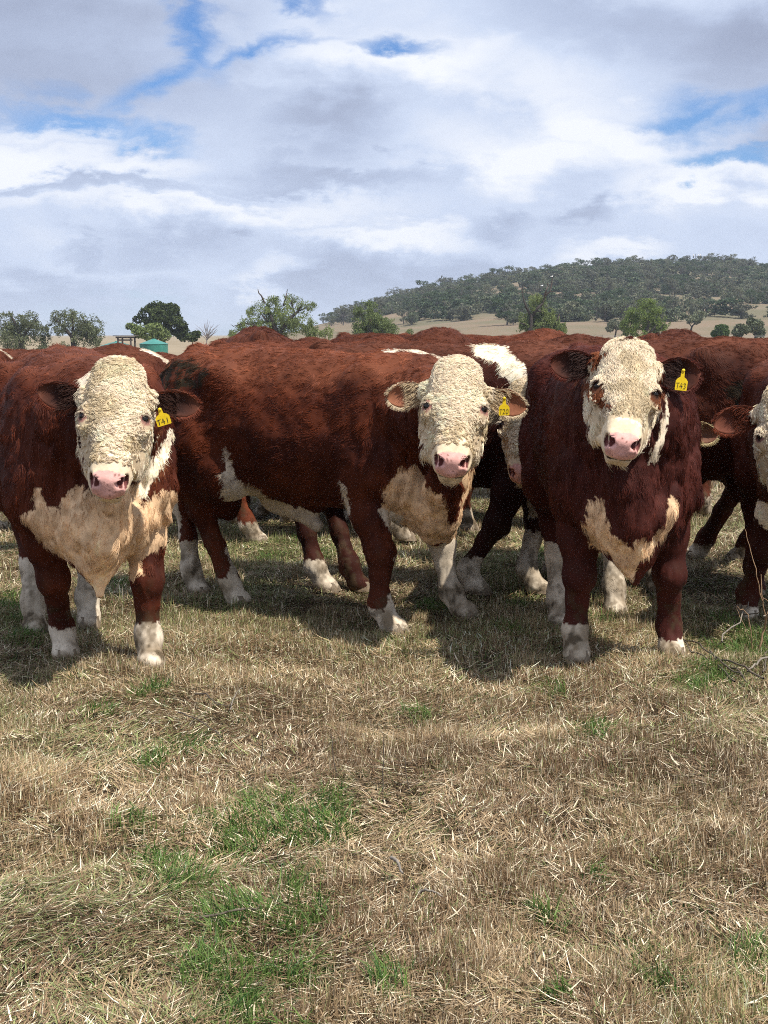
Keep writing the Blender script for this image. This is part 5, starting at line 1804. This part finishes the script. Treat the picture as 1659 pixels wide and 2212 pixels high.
    T_('half-dead tree with black broken limbs rising from a bright green crown, by the paling fence', 'pepper_tree', D,
       [(1175, 702, 30, 20), (1188, 692, 22, 20), (1165, 680, 20, 22), (1160, 655, 22, 20), (1135, 695, 16, 24), (1198, 706, 13, 13), (1180, 714, 28, 10)],
       [([(1143, 760), (1143, 725), (1147, 700), (1146, 678)], 0.62, 0.28), ([(1146, 690), (1158, 668), (1172, 655), (1176, 640)], 0.34, 0.10), ([(1146, 682), (1135, 662), (1130, 645), (1128, 632)], 0.26, 0.08), ([(1147, 702), (1132, 700), (1122, 698)], 0.18, 0.08)],
       52000, 0.116, grn, droop=1.2, clump=1.0, hollow=0.15,
       dead=[([(1176, 640), (1178, 628), (1184, 618), (1180, 612)], 0.13, 0.05), ([(1176, 640), (1187, 630), (1191, 612), (1192, 600)], 0.13, 0.05), ([(1191, 630), (1198, 630)], 0.06, 0.03), ([(1128, 632), (1127, 618)], 0.09, 0.03), ([(1195, 700), (1203, 690), (1208, 678)], 0.12, 0.05), ([(1158, 672), (1172, 673), (1180, 676)], 0.12, 0.05)])
    T_('full green pepper tree right of the half-dead one, its trunk leaning', 'pepper_tree', D + 10,
       [(1385, 685, 36, 28), (1405, 665, 26, 20), (1365, 690, 26, 26), (1420, 700, 26, 20), (1395, 655, 24, 12), (1355, 705, 18, 22), (1435, 695, 14, 14)],
       [([(1392, 770), (1392, 728), (1398, 705), (1400, 690)], 0.5, 0.2), ([(1392, 728), (1410, 710), (1418, 700)], 0.2, 0.08), ([(1420, 740), (1419, 722), (1426, 708), (1432, 700)], 0.16, 0.06), ([(1420, 722), (1412, 705)], 0.12, 0.05)],
       32500, 0.122, ((0.085, 0.125, 0.030), (0.22, 0.29, 0.075)), droop=1.0, clump=1.0, hollow=0.15)
    T_('dense dark green bush on the plain at the right', 'bush', 330, [(1556, 715, 16, 13), (1548, 720, 12, 10), (1566, 720, 10, 10)], [([(1556, 738), (1556, 722)], 0.2, 0.1)], 3200, 0.27, ((0.035, 0.07, 0.02), (0.10, 0.16, 0.045)), cat='bush')
    T_('greyish rounded bush beside the dark green one', 'bush', 340, [(1600, 712, 16, 13), (1592, 718, 13, 10), (1612, 712, 10, 9)], [([(1600, 738), (1600, 722)], 0.2, 0.1)], 2600, 0.27, gry, cat='bush')
    T_('bushy grey-green tree near the right edge of the plain', 'gum_tree', 350, [(1630, 705, 18, 14), (1640, 718, 14, 12), (1622, 696, 12, 9)], [([(1630, 740), (1630, 712)], 0.25, 0.1)], 2600, 0.28, gry)
    T_('bright green small bush beside the paling fence', 'bush', 280, [(1203, 735, 9, 8), (1199, 742, 7, 7)], [([(1203, 750), (1203, 738)], 0.1, 0.05)], 900, 0.18, ((0.12, 0.20, 0.02), (0.28, 0.42, 0.06)), cat='bush')
    T_('lone gum with a thin leaning trunk on the open slope', 'gum_tree', 480, [(1495, 688, 22, 9), (1478, 684, 12, 8), (1512, 680, 14, 8), (1500, 696, 14, 5)], [([(1492, 716), (1494, 705), (1502, 697)], 0.35, 0.12), ([(1494, 706), (1486, 696)], 0.2, 0.08)], 2600, 0.34, gry, clump=1.4)
    T_('small pale gum left of the full green pepper tree', 'gum_tree', 400, [(1330, 702, 18, 12), (1345, 708, 12, 9), (1318, 708, 10, 8)], [([(1328, 730), (1330, 715), (1326, 704)], 0.25, 0.08), ([(1329, 718), (1338, 706)], 0.15, 0.06)], 2400, 0.30, ((0.11, 0.125, 0.08), (0.24, 0.25, 0.17)), clump=1.3)


def gum_proto(seed, kind):
    rng = np.random.default_rng(seed)
    H = rng.uniform(9.5, 13.5)
    W = rng.uniform(5.5, 8.0)
    br = [(wiggle((0, 0, -1.0), (rng.normal(0, 0.5), rng.normal(0, 0.5), H * 0.5), 6, 0.05, rng), np.linspace(0.42, 0.22, 6))]
    blobs = []
    for k in range(rng.integers(9, 14)):
        a = rng.uniform(0, 6.28); rr = W * rng.uniform(0.1, 0.75); z = H * rng.uniform(0.16, 0.90) * (1 - 0.25 * (rr / W) ** 2)
        if kind == 2: z = H * rng.uniform(0.25, 0.85)
        c = (math.cos(a) * rr, math.sin(a) * rr, z)
        s = rng.uniform(1.6, 3.0)
        blobs.append((*c, s, s, s * rng.uniform(0.5, 0.75)))
        br.append((wiggle((0, 0, H * 0.32), (c[0], c[1], z), 5, 0.06, rng), np.linspace(0.20, 0.05, 5)))
    cols = [((0.060, 0.080, 0.045), (0.145, 0.170, 0.090)), ((0.068, 0.076, 0.052), (0.155, 0.158, 0.105)), ((0.030, 0.055, 0.025), (0.080, 0.115, 0.050)), ((0.09, 0.102, 0.060), (0.20, 0.205, 0.125))][kind]
    return br, blobs, cols, rng


def hill_trees():
    protos = []
    for i in range(8):
        kind = [0, 1, 2, 0, 3, 1, 0, 2][i]
        br, blobs, cols, rng = gum_proto(300 + i, kind)
        r = make_tree('gum_tree', 'x', (0, 0, 0), blobs, br, 3600, 0.33, rng, cols, droop=0.3, bark=(0.14, 0.12, 0.11), clump=1.5, hollow=0.25)
        protos.append(r)
    rng = np.random.default_rng(99)
    pts = []
    # crest line
    for u in np.arange(700, 1680, 12):
        pts.append((u + rng.uniform(-6, 6), HILL_D1 - rng.uniform(0, 30)))
    tries = 0
    clear = [(1050, 690, 36, 12), (1480, 648, 80, 8), (1560, 665, 60, 10), (1300, 716, 400, 8), (1500, 700, 80, 8), (1250, 672, 40, 6), (1430, 668, 50, 7), (1010, 705, 50, 8)]
    while len(pts) < 290 and tries < 8000:
        tries += 1
        y = HILL_D0 + 25 + (HILL_D1 - HILL_D0 - 25) * rng.random() ** 0.85
        u = rng.uniform(690, 1690)
        x = (u - W_PX / 2) / F_PX * y
        z = float(hill_z(np.array([x]), np.array([y]))[0])
        v = HOR - (z - CAM_H) / y * F_PX
        n = fbm(np.array([[x / 60, y / 60, 0]]), 160)[0]
        if v > 705: continue
        if v > 680 and rng.random() < (v - 680) / 60: continue
        bad = any(((u - a) / c) ** 2 + ((v - b) / d) ** 2 < 1 for a, b, c, d in clear)
        if bad and rng.random() < 0.88: continue
        if n < 0.42 and rng.random() < 0.7: continue
        if any(abs(u - (W_PX / 2 + 0)) < 0 for _ in ()): continue
        m = min(((u - a) * 1.0) ** 2 + ((y - b) * 0.16) ** 2 for a, b in pts)
        if m < (7 if v < 660 else 12) ** 2: continue
        pts.append((u, y))
    # the rest of the wood, fill between and behind them, too many and too small to count
    fill = []
    for _ in range(9000):
        y = HILL_D0 + 90 + (HILL_D1 - HILL_D0 - 90) * rng.random() ** 0.7
        u = rng.uniform(700, 1690)
        x = (u - W_PX / 2) / F_PX * y
        z = float(hill_z(np.array([x]), np.array([y]))[0]); v = HOR - (z - CAM_H) / y * F_PX
        if v > 695 or any(((u - a) / c) ** 2 + ((v - b) / d) ** 2 < 1 for a, b, c, d in clear): continue
        if fbm(np.array([[x / 60, y / 60, 0]]), 160)[0] < 0.42 + 0.12 * (v > 668): continue
        fill.append((x, y, z))
        if len(fill) >= 1150: break
    Vs, Qs, Cs, off = [], [], [], 0
    crowns = []
    for r in protos:
        c = [k for k in r.children if k.name.startswith('crown')][0].data
        v = np.empty(len(c.vertices) * 3, np.float32); c.vertices.foreach_get('co', v)
        cc = np.empty(len(c.vertices) * 4, np.float32); c.color_attributes['Col'].data.foreach_get('color', cc)
        nq = len(v) // 12; pick = rng.permutation(nq)[:620]
        v4 = v.reshape(nq, 4, 3)[pick]; mid = v4.mean(1, keepdims=True); v4 = mid + (v4 - mid) * 2.1
        crowns.append((v4.reshape(-1, 3), cc.reshape(nq, 4, 4)[pick][..., :3].reshape(-1, 3)))
    for x, y, z in fill:
        v, c = crowns[int(rng.integers(0, 8))]
        a = rng.uniform(0, 6.28); s = rng.uniform(0.5, 0.85); ca, sa = math.cos(a) * s, math.sin(a) * s
        Vs.append(np.stack([v[:, 0] * ca - v[:, 1] * sa + x, v[:, 0] * sa + v[:, 1] * ca + y, v[:, 2] * s * 0.9 + z - 1.2], 1)); Cs.append(c)
    V = np.concatenate(Vs)
    w = mesh_np('woodland', V, np.arange(len(V)).reshape(-1, 4), M_LEAF, None, np.concatenate(Cs), smooth=False)
    tag(w, 'lower and farther growth filling the woods on the far hill', 'woods', kind='stuff')
    for i, (u, y) in enumerate(pts):
        x = (u - W_PX / 2) / F_PX * y
        z = float(hill_z(np.array([x]), np.array([y]))[0]) - 0.3
        k = i if i < 8 else int(rng.integers(0, 8))
        o = protos[k] if i < 8 else copy_tree(protos[k])
        o.location = (x, y, z)
        o.rotation_euler = (0, 0, rng.uniform(0, 6.28))
        s = rng.uniform(0.85, 1.3) * np.interp(y, [430, 700, 1050], [0.58, 0.68, 0.72])
        o.scale = (s * 1.1, s * 1.1, s * rng.uniform(0.85, 1.1))
        kd = [0, 1, 2, 0, 3, 1, 0, 2][k]
        hue = ['grey-green', 'brownish grey-green', 'dark green', 'pale grey'][kd]
        vv = HOR - (z - CAM_H) / y * F_PX
        zone = 'on the skyline of the far hill' if y > HILL_D1 - 31 else ('in the woods high on the far hill' if vv < 640 else ('in the woods half way up the far hill' if vv < 675 else 'on the lower slope of the far hill'))
        tag(o, hue + ' gum tree ' + zone, 'tree', 'gum trees on the far hill')


def box_vq(c, s):
    c = np.asarray(c, float); s = np.asarray(s, float) / 2
    v = np.array([(x, y, z) for x in (-1, 1) for y in (-1, 1) for z in (-1, 1)]) * s + c
    q = np.array([(0, 1, 3, 2), (4, 6, 7, 5), (0, 4, 5, 1), (2, 3, 7, 6), (0, 2, 6, 4), (1, 5, 7, 3)])
    return v, q


def structures():
    M_TANK = pmat('tank_paint', (0.035, 0.20, 0.16), rough=0.35, spec=0.5, var=0.12, vscale=1.2)
    M_WOOD = pmat('weathered_wood', (0.26, 0.235, 0.21), rough=0.9, var=0.4, vscale=3)
    M_DWOOD = pmat('dark_timber', (0.085, 0.070, 0.062), rough=0.9, var=0.4, vscale=2)
    M_WIRE = pmat('wire', (0.3, 0.3, 0.3), rough=0.5, metal=0.8)
    for u, vt, ru, Y, lab in ((332, 732, 31, 285, 'green round water tank with a cone roof, right of the timber stand'), (252, 737, 36, 292, 'green round water tank with a cone roof, partly behind the timber stand')):
        c = P(u, vt, Y); R_ = ru * Y / F_PX; top = c.z + 4.2
        r = empty('water_tank', (c.x, Y, -4.2)); tag(r, lab, 'water tank', 'green water tanks')
        eave = top - 0.95
        prof = []
        z = -0.1
        while z < eave:
            prof.append((R_ * 0.97, z)); prof.append((R_ * 0.985, z + 0.10)); z += 0.28
        prof.append((R_ * 0.98, eave))
        def lathe(pr, n=48):
            V = np.array([(rr * math.cos(a), rr * math.sin(a), zz) for rr, zz in pr for a in np.linspace(0, 2 * math.pi, n, endpoint=False)])
            Q = np.array([(i * n + k, i * n + (k + 1) % n, (i + 1) * n + (k + 1) % n, (i + 1) * n + k) for i in range(len(pr) - 1) for k in range(n)])
            return V, Q
        mesh_np('wall', *lathe(prof), M_TANK, r)
        v, q = lathe([(R_ * 1.01, eave - 0.02), (R_ * 1.01, eave + 0.06), (R_ * 0.5, eave + 0.55), (0.35, eave + 0.88), (0.33, eave + 0.98), (0.01, eave + 1.0)], 24)
        mesh_np('roof', v, q, M_TANK, r, smooth=False)
    # timber stand
    Y = 280; c = P(272, 726, Y); s = Y / F_PX
    r = empty('tank_stand', (c.x, Y, -4.2)); tag(r, 'weathered dark timber stand with a flat top between the green tanks', 'stand')
    zt = c.z + 4.25
    v, q = join([box_vq((0, -1.0 + k * 0.5, zt), (4.3 + 0.2 * math.sin(k * 3), 0.42, 0.14)) for k in range(5)])
    mesh_np('deck', v, q, M_DWOOD, r)
    v, q = join([box_vq((-0.1, -0.8, zt - 0.28), (3.2, 0.25, 0.3)), box_vq((0.1, 0.8, zt - 0.28), (3.2, 0.25, 0.3)), box_vq((0, -0.8, zt - 0.75), (2.6, 0.2, 0.25))])
    mesh_np('beam', v, q, M_DWOOD, r)
    for x, y in ((-1.3, -0.8), (-0.75, 0.7), (0.95, -0.8), (1.45, 0.7)):
        v, q = tube([(x + (0.25 if x > 0 else 0), y, -0.2), (x + (0.1 if x > 0 else 0), y, 2.2), (x, y, zt - 0.42)], [0.2, 0.19, 0.17], 8)
        mesh_np('post', v, q, M_DWOOD, r)
    # palings
    Y = 285; r = None
    a, b = P(1122, 739, Y), P(1200, 739, Y)
    r = empty('paling_fence', (a.x, Y, 0)); tag(r, 'short old paling fence of uneven grey split timber under the half-dead tree', 'fence')
    x = 0.0; rg = np.random.default_rng(4)
    while x < b.x - a.x:
        w = rg.uniform(0.10, 0.20); hh = rg.uniform(1.25, 1.75)
        v, q = box_vq((x, rg.normal(0, 0.04), hh / 2 - 0.05), (w, 0.05, hh))
        v[:, 0] += (v[:, 2]) * rg.normal(0, 0.05)
        mesh_np('paling', v, q, M_WOOD, r, smooth=False)
        x += w + rg.uniform(0.05, 0.22)
    for z in (0.5, 1.1):
        v, q = box_vq(((b.x - a.x) / 2, 0.09, z), (b.x - a.x, 0.06, 0.1)); mesh_np('rail', v, q, M_WOOD, r)
    # wire fence on the plain
    Y = 345.0
    r = empty('wire_fence', (P(1240, 730, Y).x, Y, 0)); tag(r, 'long post and wire fence across the dry plain at the foot of the hill', 'fence')
    x0 = P(1240, 730, Y).x; x1 = P(1700, 730, Y).x
    k = 0; x = x0
    while x < x1:
        v, q = tube([(x - x0, k * 0.3, -0.1), (x - x0 + rg.normal(0, 0.05), k * 0.3, 1.5 if k % 3 else 1.9)], [0.08, 0.07], 6)
        mesh_np('post', v, q, M_DWOOD, r); x += 6.2; k += 1
    for z in (0.6, 1.1, 1.4):
        v, q = tube([(0, 0, z), ((x1 - x0) / 2, k * 0.15, z - 0.03), (x1 - x0, k * 0.3, z)], [0.018] * 3, 4); mesh_np('wire', v, q, M_WIRE, r)
    # mast on the hill
    Y = HILL_D1 - 5; p = P(1503, 548, Y); xb = p.x; zb = float(hill_z(np.array([xb]), np.array([Y]))[0])
    r = empty('radio_mast', (xb, Y, zb)); tag(r, 'slim radio mast with side antennas standing on the crest of the hill', 'mast')
    hgt = p.z - zb
    v, q = tube([(0, 0, -1), (0, 0, hgt)], [0.35, 0.22], 6); mesh_np('pole', v, q, M_WIRE, r)
    for dx in (-1.6, 1.7, 3.1):
        v, q = join([box_vq((dx, 0, hgt - 1.6), (0.55, 0.3, 2.4)), box_vq((dx / 2, 0, hgt - 1.7), (abs(dx), 0.18, 0.18))])
        mesh_np('antenna', v, q, M_WIRE, r)
    # white birds on the dead limbs
    M_BIRD = pmat('white_feathers', (0.85, 0.85, 0.83), rough=0.8)
    for i, (u, v_, lab) in enumerate(((1192.5, 597, 'white bird perched on the tip of the tallest dead limb'), (1171, 617, 'white bird perched lower in the half-dead tree'))):
        p = P(u, v_, 290)
        r = empty('bird', (p.x, 290, p.z)); tag(r, lab, 'bird')
        sv, sq = sphere_mesh(8, 12)
        body = sv * np.array([0.17, 0.095, 0.095]); hd = sv * 0.065 + np.array([0.15, 0, 0.09]); tl = sv * np.array([0.14, 0.05, 0.025]) + np.array([-0.23, 0, -0.04])
        vv = np.concatenate([body, hd, tl]); n = len(sv)
        ff = [np.concatenate([sq[0] + k * n for k in range(3)]), np.concatenate([sq[1] + k * n for k in range(3)])]
        mesh_np('body', vv, ff, M_BIRD, r)
        bv, bq = tube([(0.205, 0, 0.09), (0.25, 0, 0.08)], [0.02, 0.004], 5); mesh_np('beak', bv, bq, M_INK, r)


def sticks():
    M_TW = pmat('dead_twig', (0.10, 0.08, 0.06), rough=0.85, var=0.35, vscale=60)
    M_ST = pmat('dead_stem', (0.30, 0.19, 0.11), rough=0.8, var=0.3, vscale=60)
    M_GS = pmat('grey_stick', (0.21, 0.18, 0.145), rough=0.85, var=0.3, vscale=50)
    rg = np.random.default_rng(21)
    # standing dead weed at the right
    b0 = G(1610, 1405); Y = b0.y
    r = empty('dead_weed', (b0.x, b0.y, 0)); tag(r, 'leafless branching dead weed standing before the bull cut off by the right edge', 'dead weed')

    def pp(u, v, dy=0.0):
        p = P(u, v, Y + dy); return (p.x - b0.x, dy, p.z)
    C5 = lambda x, y: (x * 0.3163 + 1434.5, y * 0.3163 + 777.7)
    parts = []
    for path, r0, r1 in (([(635, 2130), (650, 2000), (680, 1830), (700, 1740), (760, 1670), (822, 1560)], 0.0058, 0.0030),
                         ([(640, 2060), (600, 2010), (590, 1850), (570, 1720), (500, 1690)], 0.0040, 0.0015), ([(690, 1770), (675, 1640), (668, 1460)], 0.0034, 0.0015),
                         ([(670, 1640), (625, 1440), (575, 1250), (556, 1150)], 0.0028, 0.0012), ([(745, 1690), (700, 1640), (660, 1590)], 0.0020, 0.001), ([(780, 1640), (800, 1560), (798, 1460)], 0.0022, 0.001),
                         ([(590, 1900), (540, 1800), (495, 1700)], 0.0020, 0.0009), ([(640, 2040), (560, 2090), (450, 1980)], 0.0030, 0.0012)):
        q = np.array([pp(*C5(x, y), dy=rg.uniform(-0.05, 0.05)) for x, y in path])
        t = np.linspace(0, len(q) - 1, len(q) * 3)
        qq = np.stack([np.interp(t, np.arange(len(q)), q[:, i]) for i in range(3)], 1) + rg.normal(0, 0.003, (len(t), 3))
        parts.append(tube(qq, np.linspace(r0, r1, len(qq)), 6))
    v, q = join(parts); mesh_np('stem', v, q, M_ST, r)
    lv, lq, off = [], [], 0
    for _ in range(7):
        c = np.array(pp(*C5(*[(690, 1745), (585, 1850), (720, 1900), (680, 1800), (770, 1660), (600, 1760), (655, 1990)][_])))
        a = nrm(rg.normal(0, 1, 3)) * 0.012; b_ = nrm(rg.normal(0, 1, 3)) * 0.006
        lv += [c - a, c + b_, c + a, c - b_]; lq.append([off, off + 1, off + 2, off + 3]); off += 4
    mesh_np('dead_leaf', np.array(lv), np.array(lq), M_GS, r, smooth=False)
    # fallen branches
    C6 = lambda x, y: ((x * 0.2532 + 1500) * 0.864, (y * 0.2532 + 1480) * 0.864)

    def fallen(label, paths, mat, name='fallen_branch', zz=0.05):
        a = G(*C6(*paths[0][0][0]))
        r = empty(name, (a.x, a.y, 0)); tag(r, label, 'fallen branch')
        ps = []
        for path, r0, r1 in paths:
            q = []
            for x, y in path:
                g_ = G(*C6(x, y), z=zz); q.append((g_.x - a.x, g_.y - a.y, zz + rg.normal(0, 0.008)))
            q = np.array(q); t = np.linspace(0, len(q) - 1, len(q) * 3)
            qq = np.stack([np.interp(t, np.arange(len(q)), q[:, i]) for i in range(3)], 1) + rg.normal(0, 0.004, (len(t), 3))
            ps.append(tube(qq, np.linspace(r0, r1, len(qq)), 6))
        v, q = join(ps); mesh_np('branch', v, q, mat, r)
    fallen('thin dark fallen branch lying from the front foot of T43 to the right edge', [([(800, 440), (1000, 545), (1150, 680), (1400, 770), (1620, 850)], 0.003, 0.0048), ([(820, 480), (900, 590), (1060, 640), (1180, 720), (1330, 870)], 0.003, 0.004), ([(1080, 600), (1250, 760), (1420, 850)], 0.004, 0.003), ([(1240, 700), (1350, 790), (1450, 900)], 0.0045, 0.002)], M_TW)
    fallen('pale grey stick pointing in from the right edge beside the dark fallen branch', [([(1450, 770), (1540, 710), (1700, 650)], 0.004, 0.005)], M_GS)
    fallen('dark upright twig sticking out of the grass near the right edge', [([(1615, 815), (1640, 640), (1655, 540)], 0.004, 0.002)], M_TW)
    C5b = lambda x, y: ((x * 0.3163 + 1434.5), (y * 0.3163 + 777.7))
    for lab, path, m, r0 in (('bleached grey stick leaning in the grass between T43 and the dead weed', [(395, 1925), (500, 1790), (600, 1650)], M_GS, 0.0042),
                             ('dark short stick lying crosswise behind the dead weed', [(470, 1745), (560, 1770), (655, 1778)], M_TW, 0.004),
                             ('tangle of dark twigs beside the bleached grey stick', [(500, 1720), (560, 1690), (600, 1640)], M_TW, 0.0035)):
        a = G(*C5b(*path[0])); r = empty('stick', (a.x, a.y, 0)); tag(r, lab, 'stick')
        q = []
        for i, (x, y) in enumerate(path):
            g_ = G(*C5b(x, y), z=0.06); q.append((g_.x - a.x, g_.y - a.y, 0.06 + i * 0.02))
        v, qd = tube(wiggle(q[0], q[-1], 8, 0.03, rg), np.linspace(r0, r0 * 0.6, 8), 6)
        mesh_np('wood', v, qd, m, r)
    for lab, path, m, r0 in (('thin dark crooked twig lying in the grass below T41', [(420, 1497), (445, 1502), (470, 1518), (500, 1528)], M_TW, 0.0035),
                             ('pale upright straw stem beside the dark crooked twig', [(497, 1532), (505, 1510), (522, 1482)], M_GS, 0.0030),
                             ('long dark twig half buried in the grass left of the middle', [(385, 1535), (430, 1560), (480, 1590)], M_TW, 0.0030),
                             ('dark twig lying under the lowest green tufts', [(430, 1980), (500, 1972), (560, 1958)], M_TW, 0.0035),
                             ('pale broken stalk standing by the middle of the grass', [(845, 1850), (858, 1865), (868, 1885)], M_GS, 0.0055),
                             ('pale flat stalk lying right of the broken one', [(905, 1922), (930, 1928), (955, 1932)], M_GS, 0.0042)):
        a = G(*path[0]); r = empty('twig', (a.x, a.y, 0)); tag(r, lab, 'twig')
        q = []
        for i, (u, v_) in enumerate(path):
            g_ = G(u, v_, z=0.06); q.append((g_.x - a.x, g_.y - a.y, 0.055 + 0.012 * (i % 2)))
        t_ = np.linspace(0, len(q) - 1, 10); q = np.array(q)
        qq = np.stack([np.interp(t_, np.arange(len(q)), q[:, i]) for i in range(3)], 1) + rg.normal(0, 0.002, (10, 3))
        v, qd = tube(qq, np.linspace(r0, r0 * 0.5, 10), 6); mesh_np('wood', v, qd, m, r)
    # dark dry weed stems in the foreground
    for k, (u, v_, h_) in enumerate(((730, 1690, 0.16), (826, 1740, 0.22), (560, 1660, 0.11), (885, 1730, 0.13))):
        a = G(u, v_); r = empty('weed_stem', (a.x, a.y, 0))
        tag(r, ['dark dry weed stem left of the pair in the middle of the grass', 'tallest dark dry weed stem in the middle of the grass', 'short dark weed stem near the left green patch', 'thin dark weed stem leaning right of the tallest one'][k], 'weed', 'dark weed stems in the grass')
        v, q = tube(wiggle((0, 0, -0.01), (rg.normal(0, 0.012), 0, h_), 7, 0.03, rg), np.linspace(0.0022, 0.0012, 7), 5)
        mesh_np('stem', v, q, M_TW, r)


def haze():
    m = bpy.data.materials.new('haze_air'); m.use_nodes = True
    T = NT(m.node_tree)
    for n in list(T.n):
        if n.type == 'BSDF_PRINCIPLED': T.n.remove(n)
    v = T.add('ShaderNodeVolumePrincipled')
    v.inputs['Color'].default_value = (0.80, 0.88, 1.0, 1)
    v.inputs['Density'].default_value = 0.00013
    T.link(v.outputs[0], T.n['Material Output'].inputs['Volume'])
    vv, q = box_vq((0, 5500, 60), (14500, 13500, 124))
    o = mesh_np('haze', vv, q, m, smooth=False)
    tag(o, kind='stuff')


LAND = dict(ground=build_ground, grass=build_grass, trees=paddock_trees, hill=hill_trees, built=structures, sticks=sticks, haze=haze)
for key, fn in LAND.items():
    if not ONLY or key in ONLY.split(',') or key == 'ground':
        fn()
